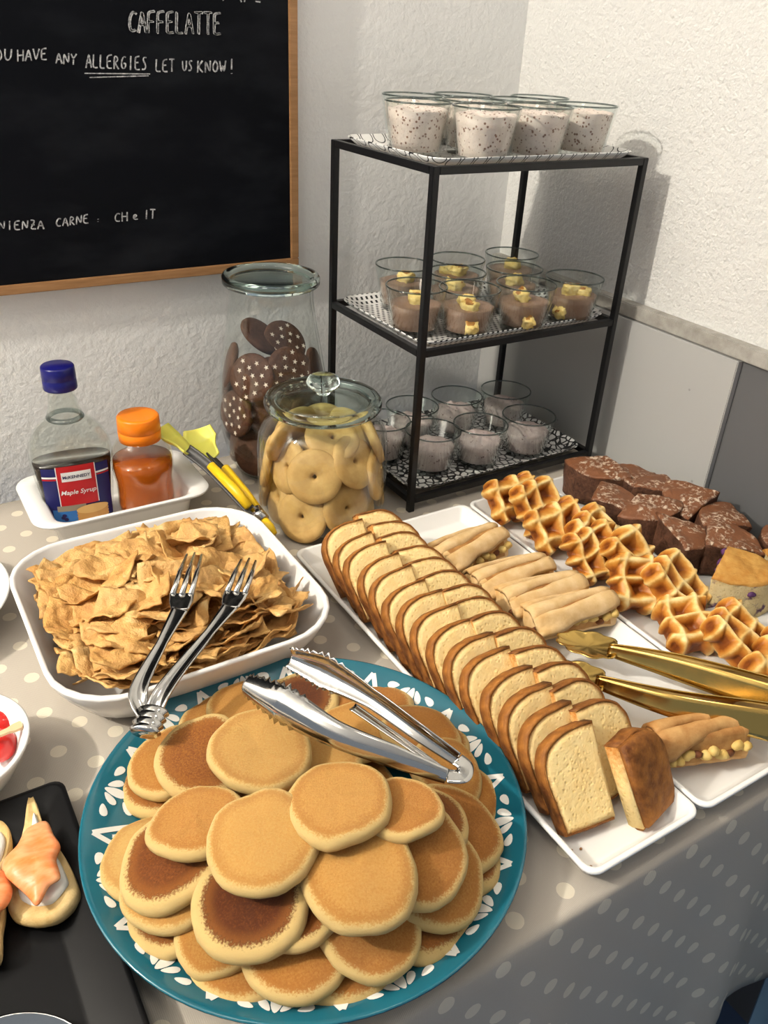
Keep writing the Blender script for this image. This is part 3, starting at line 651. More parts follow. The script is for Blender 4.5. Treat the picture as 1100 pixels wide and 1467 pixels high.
# chocolate cake chunks and blueberry cake
def chunk(seed, r=.056, a0=0, a1=95, h=.042, top='choc_top', side='choc_crumb', dome=.010, name='cake'):
    n = 16; ang = [R(a0 + (a1 - a0) * i / n) for i in range(n + 1)]
    rim = [(0.0, 0.0)] + [(r * math.cos(a), r * math.sin(a)) for a in ang]
    gx, gy = sum(p[0] for p in rim) / len(rim), sum(p[1] for p in rim) / len(rim)
    dense = []
    for i in range(len(rim)):
        a, b_ = rim[i], rim[(i + 1) % len(rim)]; k = max(1, int(math.hypot(b_[0] - a[0], b_[1] - a[1]) / .006))
        dense += [(a[0] + (b_[0] - a[0]) * j / k - gx, a[1] + (b_[1] - a[1]) * j / k - gy) for j in range(k)]
    def topz(x, y): d = math.hypot(x + gx, y + gy) / r; return h + dome * (1 - d ** 2.5) * .6 + .003 * nz((x * 45, y * 45, 0), 1, seed) + .0012 * nz((x * 150, y * 150, 3), 1, seed)
    loops = []
    for q in (0, .12, .35, .6, .82, .94): loops.append([(x * (.93 + .07 * q) + .0022 * nz((x * 70, y * 70, q * 3), 1, seed), y * (.93 + .07 * q) + .0022 * nz((y * 70, x * 70, q * 3), 1, seed), q * topz(x, y)) for x, y in dense])
    k_side = len(loops) - 1
    for s in (.985, .93, .8, .6, .4, .2, .02): loops.append([(x * s, y * s, topz(x * s, y * s) - (.0012 if s > .97 else 0)) for x, y in dense])
    V, F = loft(loops); nf = len(dense); fm = [1 if i >= k_side * nf else 0 for i in range(len(F))]; fm[-2] = 0; fm[-1] = 1
    if side == 'blueberry_crumb': return V, F, fm
    return mesh(name, V, F, None, True, None, [side, top], fm)
CH = [chunk(1, .062), chunk(2, .068, 0, 80, .042), chunk(3, .056, 0, 115, .046), chunk(4, .074, 0, 65, .040)]
CC = [(.222, -.100, .0, 150, 0, 2, 'farthest left, rounded side towards the waffles'), (.272, -.098, .0, 20, 6, 1, 'farthest back against the grey panel'), (.268, -.140, .004, 70, 10, 3, 'second along the panel side'),
      (.216, -.162, 0, -60, 0, 0, 'second along the waffle side, with a sugared corner'), (.266, -.194, .004, 110, -8, 1, 'third along the panel side'), (.216, -.218, 0, 200, 5, 2, 'third along the waffle side'), (.276, -.236, .003, 60, 8, 0, 'fourth along the panel side'),
      (.218, -.278, 0, -110, -6, 3, 'nearest on the waffle side, long cut face'), (.270, -.288, .004, -40, 6, 1, 'near the blueberry cake, beside the panel'), (.285, -.330, .0, 100, 4, 2, 'at the right edge behind the blueberry cake')]
for x, y, dz, yaw, tl, k, pl in CC:
    t_ = obj('chocolate_cake_piece', CH[k]); t_.matrix_world = T(x, y, TZ + .002 + dz) @ RZ(R(yaw)) @ RX(R(tl)); tagd(t_, 'dark chocolate cake chunk with sugar specks, ' + pl, 'cake', 'chocolate cake chunks')
def blueberry(x, y, yaw, seed, label, r=.066, a1=95):
    V, F, fm = chunk(seed, r, 0, a1, .046, side='blueberry_crumb', dome=.012)
    t_ = thing('blueberry_cake_piece', label, 'cake', T(x, y, TZ + .0005) @ RZ(R(yaw)), 'blueberry cake pieces')
    E = [max(0, (v[2] - .035) / .014) for v in V]
    obj('cake', mesh('cake', V, F, None, True, {'e': E}, ['blueberry_crumb', 'blueberry_top'], fm), t_)
    r_ = random.Random(seed)
    hit = [f for i, f in enumerate(F) if fm[i] == 0 and len(f) == 4]
    for k in range(16):
        f = hit[r_.randrange(len(hit))]; p = sum((Vector(V[i]) for i in f), Vector()) / 4
        sq = mesh('blueberry', *lump(r_.uniform(.0035, .0062), 2, seed + k, .4, (1, 1, .8)), 'berry'); obj('blueberry', sq, t_, T(p.x * .95, p.y * .95, p.z))
m_crust('berry', (.035, .012, .055), (.14, .05, .15), 150, .3)
blueberry(.205, -.362, 205, 11, 'yellow blueberry cake wedge with purple berries, cut face forward')
blueberry(.262, -.372, 140, 12, 'golden topped blueberry cake piece at the right edge', .058, 100)

# ------------------------------------------------------------------ square bowl of fried pastry crisps
BX, BYC = -.352, -.098
def sq_bowl(h, lab, name, cx, cy, hr, rr_, hb, rb, mat='ceramic', th=.005, cat='bowl'):
    lp = [rrect(hb - .01, hb - .01, rb * .9, 0), rrect(hb, hb, rb, .0015), rrect(hb + (hr - hb) * .45, hb + (hr - hb) * .45, rb + (rr_ - rb) * .5, h * .28), rrect(hb + (hr - hb) * .85, hb + (hr - hb) * .85, rr_ * .97, h * .72), rrect(hr, hr, rr_, h - .002), rrect(hr, hr, rr_, h), rrect(hr - .0015, hr - .0015, rr_, h + .0012), rrect(hr - th + .001, hr - th + .001, rr_ * .98, h + .001),
          rrect(hr - th, hr - th, rr_ * .97, h - .002), rrect(hb + (hr - hb) * .82 - th, hb + (hr - hb) * .82 - th, rr_ * .95, h * .72), rrect(hb + (hr - hb) * .42 - th, hb + (hr - hb) * .42 - th, rb + (rr_ - rb) * .45, h * .3), rrect(hb - th, hb - th, rb * .9, .006), rrect(hb * .6, hb * .6, rb * .5, .005)]
    lp = [[p for p in L] for L in lp]; o = obj(name, mesh(name, *loft(lp), mat)); o.location = (cx, cy, .0005); return tagd(o, lab, cat)
sq_bowl(.058, 'large white rounded-square bowl heaped with fried pastry crisps', 'serving_bowl', BX, BYC, .133, .062, .098, .045)
def chip_mesh(seed):
    r_ = random.Random(seed); nx, ny = 28, 20; sx, sy = r_.uniform(.052, .068), r_.uniform(.038, .050); V, F = [], []; curl = r_.uniform(-9, 14); curl2 = r_.uniform(-9, 9); amp = r_.uniform(.006, .010); fold = r_.uniform(-.006, .006)
    th = .0015
    for s in (1, -1):
        for i in range(nx + 1):
            for j in range(ny + 1):
                a, c = i / nx - .5, j / ny - .5; x, y = a * sx, c * sy
                if i in (0, nx): x += math.copysign(.0013 * ((j % 4 in (0, 1)) * 2 - 1), a)
                if j in (0, ny): y += math.copysign(.0013 * ((i % 4 in (0, 1)) * 2 - 1), c)
                x2 = x + .007 * nz((y * 35, 0, 0), 1, seed) + c * sx * fold * 20; y2 = y + .007 * nz((x * 35, 2, 0), 1, seed)
                z = curl * x * x + curl2 * y * y + amp * nz((x * 42, y * 42, 0), 1, seed) + .0030 * nz((x * 115, y * 115, 1), 1, seed) + .0011 * nz((x * 300, y * 300, 1), 1, seed)
                V.append((x2, y2, z + s * th / 2))
    m = (nx + 1) * (ny + 1); ix = lambda i, j, s: s * m + i * (ny + 1) + j
    for s in (0, 1):
        for i in range(nx):
            for j in range(ny): F.append((ix(i, j, s), ix(i + 1, j, s), ix(i + 1, j + 1, s), ix(i, j + 1, s)))
    for i in range(nx):
        for j in (0, ny): F.append((ix(i, j, 0), ix(i + 1, j, 0), ix(i + 1, j, 1), ix(i, j, 1)))
    for j in range(ny):
        for i in (0, nx): F.append((ix(i, j, 0), ix(i, j + 1, 0), ix(i, j + 1, 1), ix(i, j, 1)))
    return mesh('pastry_crisp', V, F, 'chip')
CHM = [chip_mesh(s) for s in range(14)]
cr_ = random.Random(21); placed = []
LAYERS = [(.010, 8, .056, 'lowest'), (.021, 18, .074, 'low'), (.032, 34, .088, 'middle'), (.043, 32, .092, 'upper'), (.053, 24, .082, 'high'), (.061, 15, .064, 'topmost')]
nchip = 0
def put_chip(x, y, z, mw, ln_):
    global nchip
    o = obj('pastry_crisp', CHM[(nchip * 5 + 3) % 14]); nchip += 1; d = max(abs(x), abs(y)); az = math.atan2(y, x)
    o.matrix_world = T(BX + x, BYC + y, z) @ mw
    vs_ = np.array([q.co[:] for q in list(o.data.vertices)[::13]])
    for _ in range(14):   # keep it inside the bowl wall
        m4 = np.array(o.matrix_world); wp = vs_ @ m4[:3, :3].T + m4[:3, 3] - np.array((BX, BYC, 0)); ih = np.interp(wp[:, 2], [0, .017, .042, .058, .062], [.090, .101, .116, .122, .134])
        ax, ay = np.abs(wp[:, 0]), np.abs(wp[:, 1])
        if not ((np.maximum(ax, ay) > ih) | ((ax ** 4 + ay ** 4) ** .25 > ih * 1.02)).any(): break
        tr_ = o.matrix_world.translation; o.matrix_world = T((BX - tr_.x) * .05, (BYC - tr_.y) * .05, .0012) @ o.matrix_world
    hr = ORD_H[int(((-math.degrees(az) + 57 + 15) % 360) // 30)]; rg = 'inner' if d < .035 else ('middle' if d < .07 else 'outer')
    tagd(o, 'crinkle-edged golden fried pastry crisp, %s layer, %s ring of the bowl towards %s o\'clock' % (ln_, rg, hr), 'crisp', 'fried pastry crisps in the bowl')
ORD_H = ['twelve', 'one', 'two', 'three', 'four', 'five', 'six', 'seven', 'eight', 'nine', 'ten', 'eleven']
for i in range(26):   # crisps leaning on the bowl wall
    a_ = 2 * math.pi * i / 26; q = .094 / (abs(math.cos(a_)) ** 5 + abs(math.sin(a_)) ** 5) ** .2
    put_chip(q * math.cos(a_), q * math.sin(a_), .036 + .007 * (i % 2), tilt(a_ + math.pi + cr_.uniform(-.4, .4), R(cr_.uniform(18, 42))) @ RZ(cr_.uniform(0, 6.28)), 'wall')
for zl, cnt, rad, ln_ in LAYERS:
    for i in range(cnt):
        for tr in range(40):
            x, y = cr_.uniform(-rad, rad), cr_.uniform(-rad, rad)
            if all(math.hypot(x - a, y - b_) > .022 for a, b_, c in placed if c == zl): break
        placed.append((x, y, zl)); d = max(abs(x), abs(y)); az = math.atan2(y, x)
        put_chip(x, y, .006 + zl + cr_.uniform(-.004, .004) - (.12 * max(0, d - .06)), tilt(az + cr_.uniform(-1.2, 1.2) + (math.pi if d > .066 else 0), R(cr_.uniform(2, 30) if d > .066 else cr_.uniform(-12, 32))) @ RZ(cr_.uniform(0, 6.28)) @ RX(R(cr_.gauss(0, 13))), ln_)

# ------------------------------------------------------------------ swept sheet-metal tool arms
def sweep_arm(name, path, widths, depths, ups, mat, parent, n=8, scallop=None, th=.0009, sub=10):
    """channel-shaped strip along a path; width, depth and up vector per key, smooth in between"""
    P = [Vector(p) for p in path]; K = len(P); pts = []
    def cr(a, b, c, d, t_): return .5 * ((2 * b) + (c - a) * t_ + (2 * a - 5 * b + 4 * c - d) * t_ * t_ + (3 * b - a - 3 * c + d) * t_ ** 3)
    for i in range(K - 1):
        for j in range(sub + (1 if i == K - 2 else 0)):
            t_ = j / sub; q = cr(P[max(i - 1, 0)], P[i], P[i + 1], P[min(i + 2, K - 1)], t_); f = lambda L: L[i] + (L[i + 1] - L[i]) * t_
            pts.append((q, f(widths), f(depths), Vector(ups[i]).lerp(Vector(ups[i + 1]), t_), (i + t_) / (K - 1)))
    V, F = [], []
    for i, (p, w, dp, up, s) in enumerate(pts):
        d = (pts[min(i + 1, len(pts) - 1)][0] - pts[max(i - 1, 0)][0]).normalized(); side = d.cross(up).normalized(); u2 = side.cross(d).normalized()
        for k in range(n + 1):
            a = k / n * 2 - 1; ww = w; 
            if scallop and abs(a) > .8: ww = w * (1 + scallop(s))
            V.append(tuple(p + side * a * ww / 2 - u2 * dp * (1 - a * a)))
    for i in range(len(pts) - 1):
        for k in range(n): q = i * (n + 1) + k; F.append((q, q + 1, q + n + 2, q + n + 1))
    o = obj(name, mesh(name, V, F, mat), parent); so = o.modifiers.new('thick', 'SOLIDIFY'); so.thickness = th; so.offset = 0
    return o
Z3 = Vector((0, 0, 1))

# fork-ended tongs lying over the crisps
J = at(214, 1030, .073)
ft = thing('serving_tongs', 'small steel serving tongs with fork ends lying on the crisps', 'tongs', T(J.x, J.y, 0))
def loc(p, base): return Vector(p) - Vector((base.x, base.y, 0))
arms = [((198, 990, .082), (232, 920, .088), (258, 872, .092)), ((236, 985, .082), (300, 905, .089), (330, 868, .092))]
ends = [((262, 840), (279, 792)), ((343, 838), (357, 800))]
jl = loc(J, J)
for (a, e) in zip(arms, ends):
    path = [jl + Vector((0, 0, -.004))] + [loc(at(*q), J) for q in a]; nrm = [Z3 + Vector((.25, .1, 0))] * 4
    sweep_arm('arm', path, [.014, .014, .009, .015], [.003, .003, .0015, .0005], nrm, 'steel', ft, 6, None, .0016)
    r0 = path[-1]; tip = loc(at(e[1][0], e[1][1], .094), J); mid = loc(at(e[0][0], e[0][1], .094), J); d = (tip - r0).normalized(); sd = d.cross(Z3).normalized()
    sweep_arm('fork_root', [r0 - d * .001, r0.lerp(mid, .35), r0.lerp(mid, .7)], [.015, .021, .022], [.0005, .001, .001], [Z3] * 3, 'steel', ft, 6, None, .0014, 6)
    for k in (-1, 0, 1):
        st = r0.lerp(mid, .62) + sd * k * .0082
        V, F = tube([st, st.lerp(tip + sd * k * .0078, .5) + Z3 * .001, tip + sd * k * .0070 - d * abs(k) * .003], [.0029, .0026, .0012], 6); obj('tine', mesh('tine', V, F, 'steel'), ft)
rp = [(.0001, -.012)]
for k in range(4): z = -.0095 + k * .006; rp += [(.0105, z - .0026), (.0128, z), (.0105, z + .0026)]
rp.append((.0001, .014))
V, F = weld(*lathe(rp, 20)); dj = (loc(at(*arms[0][1]), J) + loc(at(*arms[1][1]), J)) / 2 - jl
o = obj('ridged_joint', mesh('ridged_joint', V, F, 'steel'), ft, T(jl.x, jl.y, jl.z - .002) @ dj.to_track_quat('Z', 'Y').to_matrix().to_4x4() @ Matrix.Scale(.62, 4, (0, 1, 0)))

# ------------------------------------------------------------------ teal plate with painted leaves
PC = Vector((-.341, -.377, 0)); PR = .166
PROF = [(0, .0065), (.100, .0065), (.114, .0085), (.126, .0135), (.142, .0215), (.156, .0290), (.162, .0318)]
pl_ = thing('pancake_plate', 'round teal ceramic plate with white leaf and chevron border under the pancakes', 'plate', T(PC.x, PC.y, .0005))
V, F = weld(*lathe(PROF + [(.1645, .0330), (.166, .0330), (.1662, .0315), (.160, .0275), (.150, .0215), (.132, .0115), (.118, .004), (.105, .0012), (.100, 0), (0, 0)], 96)); pb_ = obj('plate_body', mesh('plate_body', V, F, 'teal'), pl_)
def pz(r):
    for (a, za), (b_, zb_) in zip(PROF, PROF[1:]):
        if a <= r <= b_: return za + (zb_ - za) * (r - a) / (b_ - a)
    return PROF[-1][1]
def onplate(a, r, o=.0005): return (r * math.cos(a), r * math.sin(a), pz(r) + o)
def leaf_g(a, r, ln, wd, ang):
    rim, cen = [], None; n = 14
    for i in range(n):
        q = 2 * math.pi * i / n; lx, ly = ln / 2 * math.cos(q), wd / 2 * math.sin(q) * (1 - .35 * math.cos(q)); x, y = lx * math.cos(ang) - ly * math.sin(ang), lx * math.sin(ang) + ly * math.cos(ang)
        rim.append(onplate(a + y / r, r + x))
    V = [onplate(a, r, .0008)] + rim; return V, [(0, 1 + i, 1 + (i + 1) % n) for i in range(n)]
def bar_g(a0, r0, a1, r1, w):
    V, F = [], []; n = 8
    for i in range(n + 1):
        t_ = i / n; a, r = a0 + (a1 - a0) * t_, r0 + (r1 - r0) * t_; dx, dy = (r1 - r0), (a1 - a0) * r0; L = math.hypot(dx, dy); nx_, ny_ = -dy / L, dx / L
        for s in (-.5, .5): V.append(onplate(a + ny_ * w * s / r, r + nx_ * w * s, .0006))
    for i in range(n): F.append((2 * i, 2 * i + 1, 2 * i + 3, 2 * i + 2))
    return V, F
NM = 12
for k in range(NM):
    a = 2 * math.pi * (k + .35) / NM; da = .098
    obj('painted_chevron', mesh('painted_chevron', *merge([bar_g(a - da, .128, a, .157, .0042), bar_g(a + da, .128, a, .157, .0042)]), 'white_glaze', False), pb_)
    obj('painted_chevron', mesh('painted_chevron', *merge([bar_g(a - da * .42, .128, a, .144, .0026), bar_g(a + da * .42, .128, a, .144, .0026)]), 'white_glaze', False), pb_)
    for (oa, r, ln, wd, an) in ((.262, .149, .016, .0075, 0), (.215, .151, .012, .0055, .7), (.309, .151, .012, .0055, -.7), (.19, .138, .012, .0055, .9), (.334, .138, .012, .0055, -.9), (.228, .132, .011, .005, .5), (.296, .132, .011, .005, -.5), (.14, .153, .011, .0055, 1.3), (.384, .153, .011, .0055, -1.3)):
        obj('painted_leaf', mesh('painted_leaf', *leaf_g(a + oa, r, ln, wd, an), 'white_glaze'), pb_)

# ------------------------------------------------------------------ pancakes
def pancake_mesh(seed, r=1.0):
    """unit-radius disc, thickness .27 of radius"""
    r_ = random.Random(seed); n = 44; t_ = .165; V, RR, SD, F = [], [], [], []
    bend = r_.uniform(-.10, .02); bdir = r_.uniform(0, 6.28); saddle = r_.uniform(-.06, .06)
    rings = [(0, t_ * .98, 0, 0), (.3, t_ * .98, .3, 0), (.55, t_, .55, 0), (.75, t_ * 1.03, .75, 0), (.87, t_, .87, 0), (.94, t_ * .85, .95, .1), (.985, t_ * .45, 1, .8), (1.0, 0, 1, 1), (.985, -t_ * .5, 1, 1), (.94, -t_ * .86, .95, .5), (.87, -t_, .87, 0), (.6, -t_, .6, 0), (.3, -t_, .3, 0), (0, -t_, 0, 0)]
    loops = []
    for q, z, rr_, sd in rings:
        L = []
        for i in range(n):
            a = 2 * math.pi * i / n; w = 1 + .10 * nz((math.cos(a) * 1.2, math.sin(a) * 1.1, 0), 1, seed * 3.1) + .02 * nz((math.cos(a) * 4, math.sin(a) * 4, 0), 1, seed)
            x, y = q * w * math.cos(a), q * w * math.sin(a)
            e = x * math.cos(bdir) + y * math.sin(bdir); g = -x * math.sin(bdir) + y * math.cos(bdir)
            zz = z + bend * (x * x + y * y) + saddle * (e * e - g * g) + .055 * nz((x * 1.6, y * 1.6, 2), 1, seed) + .02 * nz((x * 4, y * 4, 5), 1, seed) + (.010 * nz((x * 6, y * 6, z * 3), 1, seed) if sd < .5 else 0)
            L.append((x, y, zz)); RR.append(rr_); SD.append(sd)
        loops.append(L)
    V, F = loft(loops, False, False)
    me = mesh('pancake', V, F, 'pancake', True, {'rr': RR, 'side': SD}); return me
PM_ = [pancake_mesh(s) for s in range(9)]
PK = [  # u, v, first guess of height, radius, lean, downhill azimuth, brownness, label; from the plate upwards, outer ones first
 (440, 1190, .015, .046, 0, 0, .4, None), (500, 1130, .02, .044, 0, 0, .4, None), (380, 1230, .02, .044, 0, 0, .4, None), (510, 1240, .02, .044, 0, 0, .4, None), (400, 1120, .02, .044, 0, 0, .4, None), (450, 1180, .035, .046, 0, 0, .4, None), (430, 1190, .05, .042, 0, 0, .4, None),
 (432, 1462, .025, .022, 8, -120, .30, 'small broken pancake bit at the front rim of the plate'),
 (340, 1392, .030, .044, 14, -125, .45, 'smooth orange-gold pancake at the front rim, left of middle'),
 (492, 1396, .032, .046, 16, -108, .55, 'large golden pancake at the front rim, right of middle'),
 (634, 1338, .036, .046, 20, -72, .72, 'large rough brown pancake at the lower right of the plate'),
 (232, 1325, .036, .041, 16, -150, .76, 'brown patched pancake at the lower left of the plate'),
 (192, 1232, .042, .045, 16, 170, .04, 'pale yellow pancake at the left edge of the plate'),
 (698, 1140, .042, .039, 22, -22, .50, 'tan pancake against the right rim below the tong hinge'),
 (694, 1238, .042, .041, 24, -38, .74, 'brown wrinkled pancake against the right rim, lower one'),
 (210, 1112, .046, .040, 22, 150, .68, 'pancake with brown ring-marked face at the far left rim of the plate'),
 (298, 1024, .046, .040, 18, 110, .42, 'golden pancake next to the fork tongs joint at the back left'),
 (630, 1056, .046, .041, 26, 15, .42, 'pancake at the back right touching the plate border'),
 (540, 1008, .052, .044, 18, 45, .55, 'tan pancake behind the tong arms at the back of the plate'),
 (428, 1006, .054, .042, 18, 75, .98, 'very dark browned pancake between the two large tong heads'),
 (352, 1012, .052, .039, 18, 95, .35, 'golden pancake just left of the large tong head'),
 (600, 1046, .055, .041, 26, 20, .50, 'pancake with browned rim right of the tong arms'),
 (640, 1104, .052, .037, 30, -15, .40, 'pancake directly under the tong hinge'),
 (314, 1332, .046, .035, 16, -130, .36, 'small golden pancake under the darkest front one'),
 (424, 1346, .048, .043, 18, -118, .50, 'golden crusted pancake in the front middle of the pile'),
 (526, 1324, .052, .041, 20, -102, .48, 'pancake with wide pale edge below the right top pancake'),
 (654, 1186, .055, .043, 34, -40, .58, 'tall standing pancake right of the tong hinge'),
 (626, 1254, .055, .043, 32, -62, .45, 'tan pancake standing third from the right rim'),
 (252, 1262, .050, .042, 20, -165, .15, 'pale-edged pancake mostly hidden under the dark left one'),
 (246, 1092, .056, .041, 30, 163, .45, 'thick pancake standing behind the leftmost browned one'),
 (248, 1226, .062, .045, 28, 178, .84, 'dark brown pancake with wide cream edge, left of centre'),
 (290, 1082, .066, .043, 32, 165, .72, 'brown pancake with pale edge tucked under the large top pancake, left side'),
 (612, 1172, .062, .037, 30, -44, .78, 'browned pancake standing below the tong hinge'),
 (596, 1220, .064, .041, 30, -66, .52, 'pancake leaning right behind the right top pancake'),
 (500, 1052, .066, .040, 12, 20, .30, 'golden pancake lying between the two arms of the large tongs'),
 (425, 1292, .064, .037, 16, -118, .82, 'browned pancake peeking out under the centre pancake'),
 (360, 1288, .068, .044, 18, -128, .97, 'darkest chocolate brown pancake with thick cream edge, front left'),
 (282, 1178, .074, .038, 26, 165, .40, 'crumpled pale pancake leaning beside the centre one'),
 (574, 1160, .066, .033, 24, -46, .48, 'small folded pancake with thick edge below the tongs'),
 (452, 1082, .074, .042, 6, -60, .20, 'pale pancake half covered by the near tong arm'),
 (516, 1248, .078, .044, 9, -100, .28, 'smooth golden top pancake on the right front of the pile'),
 (486, 1148, .084, .043, 4, -60, .30, 'tan top pancake just in front of the near tong arm'),
 (375, 1202, .086, .042, 7, -125, .20, 'smooth pale gold pancake on top in the centre of the pile'),
 (371, 1076, .090, .046, 4, -118, .16, 'largest pale gold pancake on top at the back left of the pile')]
PSC = .87; GN = 140; GS = .36 / GN
gx_, gy_ = np.meshgrid((np.arange(GN) + .5) * GS - .18, (np.arange(GN) + .5) * GS - .18, indexing='ij')
HM = np.interp(np.hypot(gx_, gy_), [q[0] for q in PROF] + [.166, .1661], [q[1] for q in PROF] + [.033, 0.0])   # height field of plate and pile
for k, (u, v, z, r_, ln, az, br, lab) in enumerate(PK):
    r3 = r_ * PSC; th = .30 * r3; want = np.array((math.cos(R(az)) * math.sin(R(ln)), math.sin(R(az)) * math.sin(R(ln)), math.cos(R(ln))))
    for it in range(12):   # drop it on the pile, keep it on its sight line
        p = at(u, v, z); cx_, cy_ = p.x - PC.x, p.y - PC.y; d_ = np.hypot(cx_, cy_); lim = .149 - r3 * .85
        if d_ > lim: cx_, cy_ = cx_ * lim / d_, cy_ * lim / d_
        m_ = np.hypot(gx_ - cx_, gy_ - cy_) < r3 * .93; X = gx_[m_] - cx_; Y = gy_[m_] - cy_; H_ = HM[m_]
        w_ = np.ones_like(H_); 
        for q in range(4):
            A = np.stack([X, Y, np.ones_like(X)], 1); sol = np.linalg.lstsq(A * w_[:, None], H_ * w_, rcond=None)[0]; res_ = H_ - A @ sol; w_ = np.where(res_ > 0, 1.0, .35)
        nf = np.array((-sol[0], -sol[1], 1)); nf /= np.linalg.norm(nf); fw_ = .22 if k >= len(PK) - 4 else .5; n_ = nf * fw_ + want * (1 - fw_); n_ /= np.linalg.norm(n_)
        if n_[2] < .74: hv = n_[:2] / np.linalg.norm(n_[:2]) * .67; n_ = np.array((hv[0], hv[1], .742))
        pl0 = -(n_[0] * X + n_[1] * Y) / n_[2]
        z = .5 * z + .5 * (float(np.percentile(H_ - pl0, 86 if k >= len(PK) - 4 else 72)) + th / 2 / n_[2])
    HM[m_] = np.maximum(H_, z + pl0 + th / 2 / n_[2])
    o = obj('pancake', PM_[(k * 4 + 1) % 9]); o.matrix_world = T(PC.x + cx_, PC.y + cy_, z) @ Vector((0, 0, 1)).rotation_difference(Vector(n_)).to_matrix().to_4x4() @ RZ(k * 2.1) @ Matrix.Scale(r3, 4) @ Matrix.Scale(th / (.33 * r3), 4, (0, 0, 1))
    o.color = (br, br, br, 1); tagd(o, lab or 'pancake buried in the middle of the pile on the teal plate', 'pancake', 'pancakes on the teal plate')
def pile(p): i, j = int((p.x - PC.x + .18) / GS), int((p.y - PC.y + .18) / GS); return float(HM[max(0, min(GN - 1, i)), max(0, min(GN - 1, j))])

# large scalloped steel tongs on the pancakes
JB = at(652, 1104, .092)
bt = thing('serving_tongs', 'large steel tongs with scalloped heads lying on the pancakes', 'tongs', T(JB.x, JB.y, 0))
def scal(s): return .16 * math.sin(s * 170) if s > .66 else 0
near = [loc(at(640, 1112, .092), JB), loc(at(560, 1082, .103), JB), loc(at(478, 1050, .110), JB), loc(at(405, 1008, .113), JB), loc(at(354, 980, .112), JB)]
far = [loc(at(655, 1088, .094), JB), loc(at(600, 1050, .104), JB), loc(at(530, 1000, .112), JB), loc(at(462, 962, .116), JB), loc(at(412, 942, .114), JB)]
dv = (near[-1] - near[0]).normalized(); sdv = dv.cross(Z3).normalized()   # points from far arm to near arm or back
sgn = 1 if (near[2] - far[2]).dot(sdv) > 0 else -1
sweep_arm('arm', near, [.010, .016, .019, .028, .015], [-.002, -.003, -.004, -.007, -.005], [sdv * sgn + Z3 * .7] * 5, 'steel', bt, 8, scal, .001, 16)
sweep_arm('arm', far, [.010, .013, .015, .027, .015], [.002, .003, .004, .007, .005], [sdv * sgn + Z3 * .55] * 5, 'steel', bt, 8, scal, .001, 16)
hp = [near[0], loc(at(662, 1112, .092), JB), loc(at(666, 1098, .093), JB), far[0]]
sweep_arm('hinge_spring', hp, [.012] * 4, [0] * 4, [Z3] * 4, 'steel', bt, 4, None, .001, 8).data.transform(Matrix())
sweep_arm('locking_tab', [loc(at(505, 1012, .100), JB), loc(at(560, 1050, .096), JB), loc(at(628, 1098, .092), JB)], [.008, .007, .005], [.001] * 3, [Z3] * 3, 'steel', bt, 4, None, .001, 8)

# gold tongs on the strudel tray
gt = thing('serving_tongs', 'gold serving tongs with scalloped flower heads on the strudel tray', 'tongs', T(.0, -.40, 0))
G0 = Vector((0, -.40, 0))
def gold_arm(pts, hd):
    path = [Vector(p) - G0 for p in pts]; d = (path[0] - path[1]).normalized(); s = d.cross(Z3).normalized()
    for k, sg in enumerate((1, -1)):   # folded V channel: two wings meeting along the spine
        sweep_arm('arm_wing', [p + s * sg * w_ + Z3 * (.001 * k) for p, w_ in zip(path, (.0045, .009, .012, .0135))], [.010, .020, .026, .029], [.0008] * 4, [(Z3 * .5 + s * sg * .9)] * 4, 'gold', gt, 4, None, .0011, 8)
    V, F = [], []; n = 48; c = path[0] + d * .019
    ring = []
    for i in range(n):
        a = 2 * math.pi * i / n; rr_ = 1 + .16 * abs(math.sin(a * 4.5 + .4)); x, y = .028 * math.cos(a) * rr_, .0165 * math.sin(a) * rr_ * (1.1 - .15 * math.cos(a)); ring.append((x, y))
    lo = []
    for s_, dz in ((0.02, -.0035), (.4, -.003), (.75, -.0018), (.93, 0), (1, .0006)): lo.append([tuple(c + d * x * s_ + s * y * s_ + Z3 * (dz + hd)) for x, y in ring])
    lo2 = [[(p[0], p[1], p[2] - .0011) for p in L] for L in reversed(lo)]
    obj('head', mesh('head', *loft(lo + lo2), 'gold'), gt)
gold_arm([(-.012, -.362, .041), (.022, -.412, .046), (.060, -.476, .050), (.105, -.552, .052)], 0)
gold_arm([(-.056, -.390, .042), (-.018, -.446, .046), (.032, -.500, .050), (.088, -.562, .052)], 0)
sweep_arm('spring_end', [Vector((.105, -.552, .052)) - G0, Vector((.112, -.572, .052)) - G0, Vector((.104, -.580, .052)) - G0, Vector((.088, -.562, .052)) - G0], [.018] * 4, [0] * 4, [Z3] * 4, 'gold', gt, 4, None, .0011, 6)

# ------------------------------------------------------------------ glass jars with biscuits
def lathe_obj(name, prof, mat, parent, seg=64, mw=None):
    V, F = weld(*lathe(prof, seg)); return obj(name, mesh(name, V, F, mat), parent, mw)
tj = thing('glass_jar', 'tall tulip-shaped glass jar with flat lid, full of chocolate biscuits', 'jar', T(-.100, .197, .0005))
TJ = [(.050, 0), (.056, .003), (.0645, .025), (.0715, .060), (.0735, .095), (.070, .135), (.0635, .175), (.0565, .215), (.0535, .240), (.0540, .252), (.0555, .256)]
def wallr(prof, z):
    for (a, za), (b_, zb_) in zip(prof, prof[1:]):
        if za <= z <= zb_: return a + (b_ - a) * (z - za) / max(1e-6, zb_ - za)
    return prof[-1][0]
lathe_obj('jar_body', [(0, 0)] + TJ + [(r - .003, z) for r, z in reversed(TJ[1:])] + [(.046, .006), (0, .006)], 'jar_glass', tj)
lathe_obj('base_ring', [(.044, .0), (.0505, .0), (.0545, .003), (.052, .006), (.046, .004), (.044, 0)], 'green_glass', tj)
